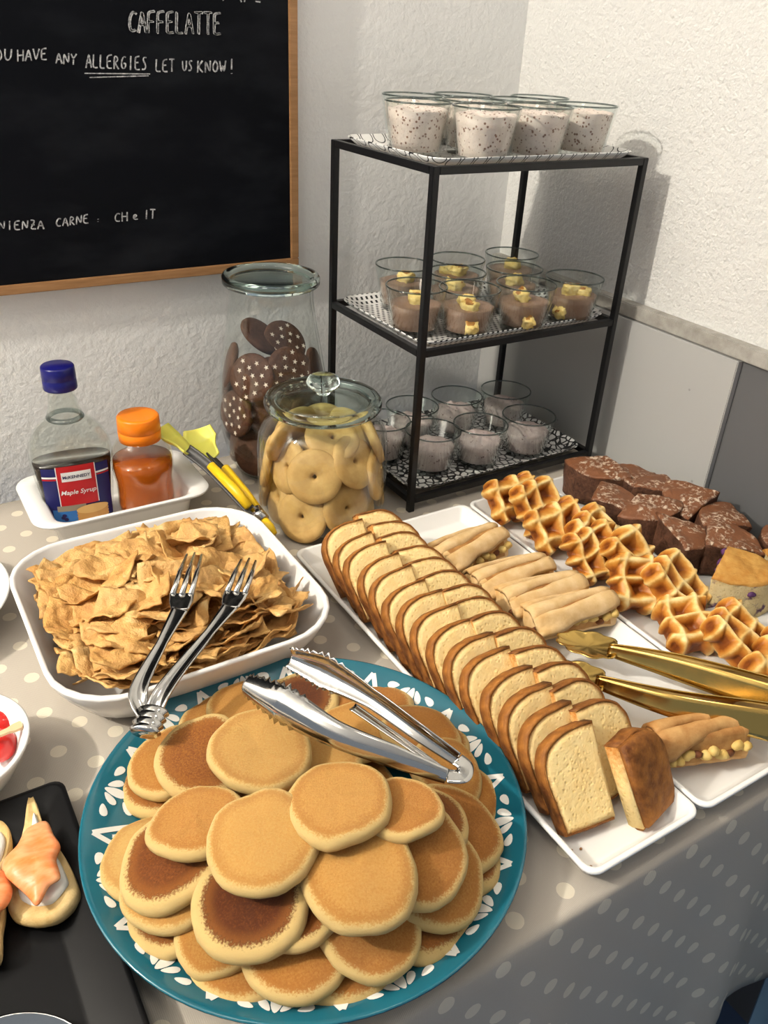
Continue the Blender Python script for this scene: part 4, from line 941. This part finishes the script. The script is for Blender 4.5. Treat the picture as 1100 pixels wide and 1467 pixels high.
lathe_obj('lid_rim', [(.050, .2605), (.054, .2575), (.0600, .2565), (.0615, .259), (.0615, .266), (.0600, .2685), (.0555, .2690), (.0525, .2665), (.050, .2625), (.050, .2605)], 'green_glass', tj)
TJL = lathe_obj('lid', [(0, .2600), (.0505, .2605), (.0505, .2625), (.044, .2615), (0, .2615)], 'lid_glass', tj)

def cookie_mesh(r=.0315, h=.0095):
    return mesh('biscuit', *weld(*lathe([(0, -h / 2), (r * .85, -h / 2), (r * .97, -h * .3), (r, 0), (r * .96, h * .32), (r * .8, h * .46), (r * .4, h * .55), (0, h * .56)], 28)), 'choc_cookie')
COOK = cookie_mesh()
def star_geo():
    parts = []
    for i in range(14):
        a = i * 2.4; q = .0265 * math.sqrt((i + .4) / 14); V = []
        for k in range(10): b_ = 2 * math.pi * k / 10; rr_ = .0036 if k % 2 == 0 else .0014; V.append((q * math.cos(a) + rr_ * math.cos(b_), q * math.sin(a) + rr_ * math.sin(b_), .0056 - 1.6 * q * q))
        V += [(x, y, z - .0025) for x, y, z in V]; parts.append((V, [tuple(range(10)), tuple(range(19, 9, -1))] + [(k, (k + 1) % 10, 10 + (k + 1) % 10, 10 + k) for k in range(10)]))
    return mesh('sugar_stars', *merge(parts), 'star_sugar', False)
STARS = star_geo()
JR = random.Random(5); JC = Vector((-.100, .197, 0)); cam_az = math.atan2(CAMY - .197, CAMX + .100)
def biscuit(mw, lab, st=True):
    t_ = thing('chocolate_biscuit', lab, 'biscuit', mw, 'chocolate biscuits in the tall jar'); b0_ = obj('biscuit', COOK, t_)
    if st: s = obj('sugar_stars', STARS, b0_); s['kind'] = 'stuff'
def jar_put(az, z, lean, inset=.0, face=True):
    rr_ = wallr(TJ, z) - .0115 - inset
    return T(JC.x + rr_ * math.cos(az), JC.y + rr_ * math.sin(az), z) @ tilt(az, R(lean))
# facing the camera side
KB = [(-28, .150, 72, 0, 1, 'large upper left one covered in white stars'), (24, .158, 66, .004, 1, 'upper right one with stars near its top edge'), (-84, .150, 74, 0, 0, 'upper one at the left wall seen edge on'), (76, .146, 76, 0, 0, 'upper one at the right wall'),
      (-4, .100, 78, .012, 0, 'plain one in the middle at half jar height'), (-52, .096, 80, 0, 1, 'left one at half jar height'), (46, .098, 80, 0, 0, 'right one at half jar height'), (-104, .094, 80, 0, 0, 'far left one at half jar height'), (100, .094, 80, 0, 0, 'far right one at half jar height'),
      (-26, .045, 72, .0, 0, 'lower left one near the jar base'), (28, .045, 72, .010, 0, 'lower middle one near the jar base'), (-78, .046, 76, .006, 0, 'lowest one at the left wall'), (80, .045, 76, 0, 0, 'lowest one at the right wall')]
for da, z, ln, ins, st, lab in KB: biscuit(jar_put(cam_az + R(da), z, ln, ins), 'round chocolate biscuit in the tall jar, ' + lab, st)
biscuit(T(JC.x - .010, JC.y + .012, .186) @ tilt(cam_az + R(70), R(38)), 'topmost round chocolate biscuit in the tall jar, lying on the heap', False)
biscuit(T(JC.x + .020, JC.y + .004, .176) @ tilt(cam_az + R(40), R(50)), 'round chocolate biscuit in the tall jar, leaning under the topmost one', True)
for i in range(12):
    z = .018 + .0115 * i; biscuit(T(JC.x + .010 * math.cos(i * 2.2), JC.y + .010 * math.sin(i * 2.2), z) @ tilt(i * 1.9, R(10)), 'round chocolate biscuit stacked in the core of the tall jar', False)
for i in range(6):
    biscuit(jar_put(cam_az + math.pi + R(-52 + 52 * (i % 3)), .05 + .06 * (i // 3), 78), 'round chocolate biscuit against the back wall of the tall jar', False)

rj = thing('glass_jar', 'squat round glass jar with knobbed lid, full of pale ring biscuits', 'jar', T(-.105, .046, .0005))
RJ = [(.066, 0), (.073, .003), (.0785, .012), (.080, .030), (.080, .100), (.0775, .118), (.070, .131), (.0645, .137), (.0635, .145), (.0655, .149)]
lathe_obj('jar_body', [(0, 0)] + RJ + [(r - .003, z) for r, z in reversed(RJ[2:])] + [(.068, .006), (0, .006)], 'jar_glass', rj)
lathe_obj('lid_rim', [(.0555, .1510), (.0605, .1490), (.064, .150), (.069, .1505), (.0705, .153), (.0705, .158), (.068, .161), (.062, .161), (.0555, .1585), (.0555, .1510)], 'green_glass', rj)
RJL = lathe_obj('lid', [(.0085, .1655), (.030, .1622), (.046, .1590), (.0560, .1560), (.0560, .1585), (.046, .1606), (.030, .1638), (.0085, .1668)], 'lid_glass', rj)
RJK = lathe_obj('lid_knob', [(0, .1655), (.008, .1655), (.0085, .168), (.013, .171), (.0195, .176), (.0205, .181), (.0175, .186), (.011, .1890), (0, .1895)], 'green_glass', rj, 32)
for o in list(tj.children) + list(rj.children):
    if o.name.startswith(('lid_rim', 'lid_knob')): o.parent = TJL if o in tj.children[:] else RJL
def ring_cookie():
    r, h = .033, .0125; return mesh('ring_biscuit', *weld(*lathe([(.0022, -h * .3), (.004, -h * .5), (r * .75, -h * .5), (r * .95, -h * .28), (r, .0), (r * .95, h * .28), (r * .72, h * .46), (r * .4, h * .44), (.0065, h * .40), (.0032, h * .22), (.0022, -h * .3)], 32)), 'ring_cookie')
RC_ = ring_cookie(); RJC = Vector((-.105, .046, 0)); cam2 = math.atan2(CAMY - .046, CAMX + .105)
def rput(da, z, ln, inset=0, spin=0): 
    rr_ = wallr(RJ, z) - .0125 - inset; a = cam2 + R(da); return T(RJC.x + rr_ * math.cos(a), RJC.y + rr_ * math.sin(a), z) @ tilt(a + R(spin), R(ln))
KR = [(-8, .088, 70, .003, 0, 'top front one facing out flat'), (-48, .086, 74, .014, -6, 'upper left one behind the top front one'), (40, .098, 58, .010, 10, 'upper right one leaning back'), (-20, .034, 72, .0, -8, 'lower left one with a clear hole'), (26, .044, 78, .002, 10, 'right of centre, turned sideways'), (72, .070, 78, .0, 6, 'right side one on edge'),
      (62, .036, 62, .015, 10, 'lowest right one near the jar base'), (-66, .036, 74, .012, 0, 'lowest left one'), (-92, .074, 80, 0, 0, 'left side one at half height'), (-70, .114, 70, .020, -60, 'upper left one standing on edge'), (92, .108, 70, .006, 10, 'upper right side one'), (-108, .034, 76, 0, 0, 'left side one at the base'), (108, .036, 78, 0, 0, 'right side one at the base'), (20, .122, 28, .030, 0, 'topmost one lying nearly flat')]
for da, z, ln, ins, sp, lab in KR: 
    o = obj('ring_biscuit', RC_); o.matrix_world = rput(da, z, ln, ins, sp); tagd(o, 'pale ring biscuit in the squat jar, ' + lab, 'biscuit', 'ring biscuits in the squat jar')
for i in range(8):
    o = obj('ring_biscuit', RC_); o.matrix_world = T(RJC.x + .010 * math.cos(i * 2.4), RJC.y + .010 * math.sin(i * 2.4) + .008, .014 + .0128 * i) @ tilt(i * 1.7, R(6)); tagd(o, 'pale ring biscuit lying in the core of the squat jar', 'biscuit', 'ring biscuits in the squat jar')
for i in range(6):
    o = obj('ring_biscuit', RC_); o.matrix_world = rput(148 + 32 * (i % 3), .04 + .056 * (i // 3), 76, .006 * (i % 2)); tagd(o, 'pale ring biscuit against the back wall of the squat jar', 'biscuit', 'ring biscuits in the squat jar')

# ------------------------------------------------------------------ white dish with syrup and honey bottles
def dish():
    lp = []; cx, cy = -.335, .153
    def L(hx, hy, r, z, s=0): return rrect(hx, hy, r, z, 6, cx, cy)
    lp = [L(.072, .050, .016, 0), L(.076, .054, .018, .002), L(.082, .060, .02, .034), L(.084, .063, .02, .0385), L(.103, .0675, .026, .0425), L(.1045, .0685, .027, .0445), L(.103, .0675, .026, .0462), L(.0820, .0615, .02, .0445), L(.079, .058, .019, .041), L(.073, .051, .016, .0065), L(.066, .045, .012, .005)]
    o = obj('baking_dish', mesh('baking_dish', *loft(lp), 'ceramic')); o.location = (0, 0, .0005); return tagd(o, 'small white rectangular dish with wide end handles holding two bottles', 'dish')
dish(); DZ = .006
sb = thing('syrup_bottle', 'clear flask of dark maple syrup with blue cap and red label', 'bottle', T(-.377, .160, DZ) @ RZ(R(-6)))
SBP = [(z * 1.17, a * 1.03, b_) for z, a, b_ in [(0, .034, .020), (.003, .037, .0225), (.02, .0395, .0235), (.055, .0435, .0245), (.075, .0455, .0245), (.092, .0435, .0235), (.105, .036, .0215), (.113, .026, .019), (.117, .0195, .0175), (.121, .0185, .0175), (.128, .0165, .0160), (.140, .0140, .0138), (.152, .0125, .0125)]]
def sb_ab(z):
    for (za, a, b_), (zb_, a2, b2) in zip(SBP, SBP[1:]):
        if za <= z <= zb_: t_ = (z - za) / (zb_ - za); return a + (a2 - a) * t_, b_ + (b2 - b_) * t_
    return SBP[-1][1:]
def flask(prof, off, name, mat, cap1=True):
    lo = []
    for z, a, b_ in prof:
        lo.append([((a - off) * math.copysign(abs(math.cos(2 * math.pi * i / 40)) ** .8, math.cos(2 * math.pi * i / 40)), (b_ - off) * math.copysign(abs(math.sin(2 * math.pi * i / 40)) ** .8, math.sin(2 * math.pi * i / 40)), z) for i in range(40)])
    return mesh(name, *loft(lo, True, cap1), mat)
dense = [(z, *sb_ab(z)) for z in [.1778 * i / 40 for i in range(41)]]
obj('bottle', flask(dense, 0, 'bottle', 'bottle_glass', False), sb); obj('inner_wall', flask([q for q in dense if q[0] > .088], .0026, 'inner_wall', 'bottle_glass', False), sb)
lathe_obj('neck_ring', [(.0165, .1345), (.0200, .1350), (.0212, .1370), (.0200, .1390), (.0165, .1400)], 'rim_glass', sb, 36)
inn = [(max(z, .003), a, b_) for z, a, b_ in dense if z <= .088]
obj('syrup', flask(inn, .0028, 'syrup', 'syrup'), sb)
lathe_obj('cap', [(0, .1715), (.0180, .1715), (.0185, .173), (.0182, .183), (.0178, .1835), (.0184, .185), (.0180, .197), (.0168, .1985), (0, .1988)], 'blue_cap', sb, 36)
# label skin follows the flask front
def onfl(u, v, o):  # u along x (m), v = z, front is -y
    a, b_ = sb_ab(v); q = min(.97, abs(u) / a); s = (1 - q ** (2 / .8)) ** (.8 / 2); return (u, -(b_ * s) - o, v)
def patch(name, pts_fn, nu, nv, mat, o, parent):
    V, F = [], []
    for i in range(nu + 1):
        for j in range(nv + 1): u, v = pts_fn(i / nu, j / nv); V.append(onfl(u, v, o))
    for i in range(nu):
        for j in range(nv): q = i * (nv + 1) + j; F.append((q, q + 1, q + nv + 2, q + nv + 1))
    ob = obj(name, mesh(name, V, F, mat), parent); return ob
rect = lambda u0, u1, v0, v1: (lambda s, t_: (u0 + (u1 - u0) * s, v0 + (v1 - v0) * t_))
lb = patch('label', rect(-.037, .037, .008, .084), 20, 12, 'label_navy', .0006, sb)
patch('red_panel', rect(-.021, .021, .034, .086), 10, 8, 'label_red', .0010, lb)
patch('white_edge', rect(-.022, -.021, .034, .086), 2, 8, 'label_white', .0011, lb); patch('white_edge', rect(.021, .022, .034, .086), 2, 8, 'label_white', .0011, lb)
patch('white_stripe', rect(-.037, -.022, .0715, .0738), 6, 1, 'label_white', .0010, lb); patch('white_stripe', rect(.022, .037, .0715, .0738), 6, 1, 'label_white', .0010, lb)
patch('red_stripe', rect(-.037, -.022, .0690, .0707), 6, 1, 'label_red', .0010, lb); patch('red_stripe', rect(.022, .037, .0690, .0707), 6, 1, 'label_red', .0010, lb)
patch('name_plate', rect(-.0165, .0165, .0665, .0785), 8, 2, 'label_white', .0013, lb)
patch('blue_panel', rect(-.031, .026, .009, .029), 12, 4, 'label_blue', .0010, lb); patch('gold_band', rect(-.026, .006, .0270, .0345), 8, 2, 'label_gold', .0012, lb)
def ell(cx, cy, ra, rb): return lambda s, t_: (cx + ra * t_ * math.cos(2 * math.pi * s), cy + rb * t_ * math.sin(2 * math.pi * s))
for k in range(4): patch('printed_pancake', ell(.013, .014 + .0042 * k, .0185, .0060), 24, 3, 'label_pancake' if k < 3 else 'label_pancake_light', .0013 + .0002 * k, lb)
for (a, b_) in ((-.021, .0185), (-.018, .0160), (-.0195, .0215)): patch('printed_berry', ell(a, b_, .0025, .0024), 12, 2, 'label_berry', .0014, lb)
def text_on(txt, size, cx, cz, mat, o, fn, parent, shear=0, name='lettering', bold=0):
    c = bpy.data.curves.new('txt', 'FONT'); c.body = txt; c.size = size; c.align_x = 'CENTER'; c.shear = shear; c.offset = bold; c.resolution_u = 3
    to = bpy.data.objects.new('txt', c); COL.objects.link(to); bpy.context.view_layer.update(); dg = bpy.context.evaluated_depsgraph_get()
    me = bpy.data.meshes.new_from_object(to.evaluated_get(dg)); V = [fn(v.co.x + cx, v.co.y + cz, o) for v in me.vertices]; F = [tuple(p.vertices) for p in me.polygons]
    bpy.data.objects.remove(to); bpy.data.curves.remove(c)
    ob = obj(name, mesh(name, V, F, mat, False), parent); ob['kind'] = 'stuff'; return ob
text_on('McKENNEDY', .0053, 0, .0705, 'ink', .0017, onfl, lb, bold=.00012)
text_on('Maple Syrup', .0080, 0, .0495, 'label_white', .0015, onfl, lb, .25, bold=.0001)
# honey
hb_ = thing('honey_bottle', 'clear squeeze bottle of amber honey with orange cap', 'bottle', T(-.300, .141, DZ))
HP = [(.030, 0), (.0335, .003), (.0345, .02), (.034, .048), (.0365, .066), (.0365, .078), (.0335, .091), (.027, .100), (.0225, .104)]
lathe_obj('bottle', [(0, 0)] + HP, 'honey_glass', hb_, 48)
lathe_obj('honey', [(0, .0015), (.028, .0015), (.0317, .004), (.033, .02), (.0325, .048), (.035, .066), (.0345, .0765), (0, .0765)], 'honey', hb_, 48)
lathe_obj('cap', [(0, .1015), (.0245, .1015), (.0248, .113), (.0242, .1135), (.0242, .1145), (.0248, .115), (.0243, .130), (.0228, .1318), (.018, .1312), (0, .1305)], 'orange_cap', hb_, 48)


# ------------------------------------------------------------------ yellow kitchen tongs leaning over the dish end
yp = [at(284, 640, .088), at(312, 668, .075), at(345, 708, .055), at(362, 728, .045), at(378, 745, .038)]
Y0 = Vector((yp[2].x, yp[2].y, 0))
yt = thing('kitchen_tongs', 'kitchen tongs with yellow silicone tips and yellow grip leaning on the dish', 'tongs', T(Y0.x, Y0.y, 0))
yl = [p - Y0 for p in yp]; ydir = (yl[0] - yl[2]).normalized(); ys = ydir.cross(Z3).normalized()
for k, sg in enumerate((-1, 1)):
    off = ys * sg * .006 + Z3 * (-.004 if sg > 0 else .002); spread = ys * sg * .011 + Z3 * (-.012 if sg > 0 else .0)
    sweep_arm('arm', [yl[4] + off * .3, yl[3] + off, yl[1] + off + spread * .5, yl[0] + off + spread], [.010, .012, .014, .014], [.003] * 4, [Z3 + ys * sg * .8] * 4, 'grey_plastic', yt, 6, None, .002, 8)
    g = tube([yl[3] + off + Z3 * .002, yl[2] + off + Z3 * .0035, yl[1] + off + spread * .4 + Z3 * .003], [.0052, .0062, .0055], 12); obj('grip', mesh('grip', *g, 'yellow_plastic'), yt)
    h0 = yl[0] + off + spread; sweep_arm('silicone_tip', [h0 - ydir * .006, h0 + ydir * .012, h0 + ydir * .028 + ys * sg * .004, h0 + ydir * .040 + ys * sg * .008 + Z3 * .006], [.018, .030, .042, .034], [.003, .006, .008, .004], [Z3 * .8 - ys * sg * .4 - ydir * .4] * 4, 'yellow_silicone', yt, 8, None, .0022, 8)
V, F = tube([yl[3] - ydir * .004 , yl[4]], [.0085, .0075], 10); obj('metal_hinge', mesh('metal_hinge', V, F, 'steel'), yt)
V, F = tube([yl[4], yl[4] - ydir * .010 - Z3 * .002, yl[4] - ydir * .020 - Z3 * .004], [.005, .0062, .004], 10); obj('pull_tab', mesh('pull_tab', V, F, 'yellow_plastic'), yt)

# ------------------------------------------------------------------ things cut by the left picture edge
def round_bowl(cx, cy, r, h, label, name='small_bowl'):
    V, F = weld(*lathe([(0, 0), (r * .5, 0), (r * .56, .002), (r * .8, h * .45), (r * .97, h * .9), (r, h), (r - .0015, h + .001), (r - .0045, h), (r * .76, h * .48), (r * .5, .006), (0, .005)], 64))
    o = obj(name, mesh(name, V, F, 'ceramic')); o.location = (cx, cy, .0005); return tagd(o, label, 'bowl')
round_bowl(-.568, -.205, .062, .048, 'small white bowl of cherry tomatoes at the left picture edge')
round_bowl(-.583, .035, .104, .034, 'white shallow bowl beside the crisps, cut off by the left picture edge', 'shallow_bowl')
TOMR = mesh('tomato', *lump(.0145, 3, 2, .05, (1, 1, .92)), 'cherry'); CALYX = mesh('pick', *tube([(0, 0, 0), (0, .036, .006), (0, .044, .007)], [.0024, .0034, .0018], 6), 'pick_wood')
for (u, v, z, l) in ((2, 1040, .026, 'upper'), (-2, 1068, .028, 'lower'), (-30, 1050, .030, 'left')):
    p = at(u, v, z); t_ = thing('cherry_tomato', 'glossy red cherry tomato in the small white bowl, %s one' % l, 'tomato', T(p.x, p.y, p.z), 'cherry tomatoes'); obj('tomato', TOMR, t_)
p0, p1 = at(-14, 1058, .046), at(32, 1038, .048)
dd_ = p1 - p0; pk = obj('wooden_pick', mesh('wooden_pick', *loft([rrect(.0022, .0012, .0005, 0), rrect(.0026, .0013, .0005, dd_.length * .55), rrect(.0042, .0014, .0006, dd_.length * .75), rrect(.0044, .0014, .0006, dd_.length * .95), rrect(.0030, .0014, .0006, dd_.length)]), 'pick_wood', False)); pk.matrix_world = T(*p0) @ dd_.to_track_quat('Z', 'Y').to_matrix().to_4x4(); tagd(pk, 'flat wooden cocktail pick stuck in the cherry tomatoes', 'pick')
def black_tray():
    cx, cy, hx, hy = -.655, -.395, .160, .140
    lp = [rrect(hx - .028, hy - .028, .004, 0, 4, cx, cy), rrect(hx - .004, hy - .004, .008, .019, 4, cx, cy), rrect(hx, hy, .009, .021, 4, cx, cy), rrect(hx - .0005, hy - .0005, .009, .0225, 4, cx, cy), rrect(hx - .004, hy - .004, .008, .0225, 4, cx, cy), rrect(hx - .030, hy - .030, .004, .0055, 4, cx, cy), rrect(hx - .033, hy - .033, .003, .005, 4, cx, cy)]
    o = obj('black_tray', mesh('black_tray', *loft(lp), 'black_ceramic')); o.location = (0, 0, .0005)
    return tagd(o, 'black rectangular tray with sloped sides at the lower left holding salmon canapes', 'tray')
black_tray()
def canape(pts_px, label, mw_z=.008):
    P = [at(u, v, mw_z + .012) for u, v in pts_px]; c = sum(P, Vector()) / len(P); t_ = thing('salmon_canape', label, 'canape', T(c.x, c.y, mw_z), 'salmon canapes')
    k = len(P); ring = []
    for i in range(k):
        for j in range(5):
            a, b_, d, e = P[i - 1] - c, P[i] - c, P[(i + 1) % k] - c, P[(i + 2) % k] - c; q = j / 5; s = .5 * ((2 * b_) + (d - a) * q + (2 * a - 5 * b_ + 4 * d - e) * q * q + (3 * b_ - a - 3 * d + e) * q ** 3); ring.append((s.x, s.y))
    def lay(name, prof, mat, amp, sh=(0, 0)):
        lo = []
        for s, z in prof: lo.append([(x * s + sh[0], y * s + sh[1], z + amp * nz((x * s * 55, y * s * 55, z * 10), 1, 4)) for x, y in ring])
        return obj(name, mesh(name, *loft(lo), mat), t_)
    lay('bread', [(.6, 0), (.95, .0005), (1, .004), (1.02, .009), (.95, .0135), (.8, .0128), (.6, .0125), (.3, .0125), (.02, .0125)], 'toast', .004)
    lay('cream_cheese', [(.1, .011), (.66, .0115), (.70, .0135), (.6, .0155), (.3, .016), (.02, .016)], 'cream_cheese', .004, (.0, -.004))
    return t_, ring, lay
def slab(name, px, z, mat, t_, hgt=.003, bump_=.004, seed=1):
    P = [at(u, v, z) for u, v in px]; o3 = t_.matrix_world.translation; c = sum(P, Vector()) / len(P); k = len(P); ring = []
    for i in range(k):
        for j in range(5):
            a, b_, d, e = P[i - 1] - c, P[i] - c, P[(i + 1) % k] - c, P[(i + 2) % k] - c; q = j / 5; w = .5 * ((2 * b_) + (d - a) * q + (2 * a - 5 * b_ + 4 * d - e) * q * q + (3 * b_ - a - 3 * d + e) * q ** 3); ring.append((w.x, w.y))
    lo = []
    for s, zz in ((.9, -hgt), (1, -hgt * .5), (1, 0), (.93, hgt * .5), (.75, hgt * .9), (.5, hgt), (.25, hgt), (.02, hgt)): lo.append([(x * s + c.x - o3.x, y * s + c.y - o3.y, z - o3.z + zz + bump_ * nz((x * s * 48, y * s * 48, 0), 1, seed) - .006 * max(0, s - .7)) for x, y in ring])
    return obj(name, mesh(name, *loft(lo), mat), t_)
t_, ring, lay = canape([(42, 1135), (52, 1150), (66, 1190), (92, 1225), (110, 1262), (112, 1285), (80, 1316), (32, 1318), (10, 1290), (22, 1230), (34, 1180)], 'bread canape with orange smoked salmon and cream cheese on the black tray')
bpy.context.view_layer.update()
slab('smoked_salmon', [(22, 1212), (38, 1184), (64, 1170), (76, 1192), (86, 1210), (80, 1228), (86, 1256), (70, 1268), (52, 1292), (36, 1276), (10, 1256), (2, 1236)], .034, 'salmon', t_, .0028, .0045, 4)
t_, ring, lay = canape([(-30, 1175), (0, 1172), (14, 1190), (14, 1215), (0, 1250), (-40, 1262), (-60, 1215)], 'pale bread canape cut off by the left picture edge, upper one')
t_, ring, lay = canape([(-50, 1270), (-8, 1262), (6, 1290), (2, 1330), (-2, 1372), (-40, 1370), (-62, 1320)], 'salmon canape cut off by the left picture edge, lower one')
bpy.context.view_layer.update()
slab('smoked_salmon', [(-50, 1258), (-10, 1242), (10, 1252), (16, 1275), (4, 1300), (-30, 1310), (-55, 1290)], .034, 'salmon', t_, .0035, .006, 7)
# steel spoon bowl lying on the black tray
p = at(34, 1524, .016); sp = thing('serving_spoon', 'steel serving spoon lying on the black tray at the bottom edge', 'spoon', T(p.x, p.y, .0065) @ RZ(R(-40)))
V, F = weld(*lathe([(0, .0), (.010, .0008), (.020, .0042), (.0255, .0095), (.027, .0125), (.0272, .0133), (.0262, .0128), (.0245, .0100), (.019, .0050), (.010, .0018), (0, .001)], 40)); obj('spoon_bowl', mesh('spoon_bowl', [(x * 1.5, y, z) for x, y, z in V], F, 'steel'), sp)
sweep_arm('handle', [Vector((-.039, 0, .0125)), Vector((-.07, 0, .020)), Vector((-.13, 0, .022))], [.009, .008, .012], [.001] * 3, [Z3] * 3, 'steel', sp, 4, None, .0016, 8)
# crumbs
CRM = mesh('crumb', *lump(.0016, 1, 3, .4), 'crumb_brown'); kc = random.Random(3)
for (u, v) in ((812, 1215), (806, 1210), (832, 1216), (846, 1242), (862, 1240), (880, 1236), (852, 1248), (818, 1219)):
    p = at(u, v, TZ + .001); o = obj('cake_crumb', CRM); o.matrix_world = T(*p) @ Matrix.Scale(kc.uniform(.5, 1.2), 4); tagd(o, 'tiny brown cake crumb near the front corner of the pound cake tray', 'crumb', 'cake crumbs')
for (u, v) in ((580, 768), (646, 768)):
    p = at(u, v, TZ + .001); o = obj('cake_crumb', CRM); o.matrix_world = T(*p); tagd(o, 'tiny cake crumb on the empty far end of the strudel tray', 'crumb', 'cake crumbs')
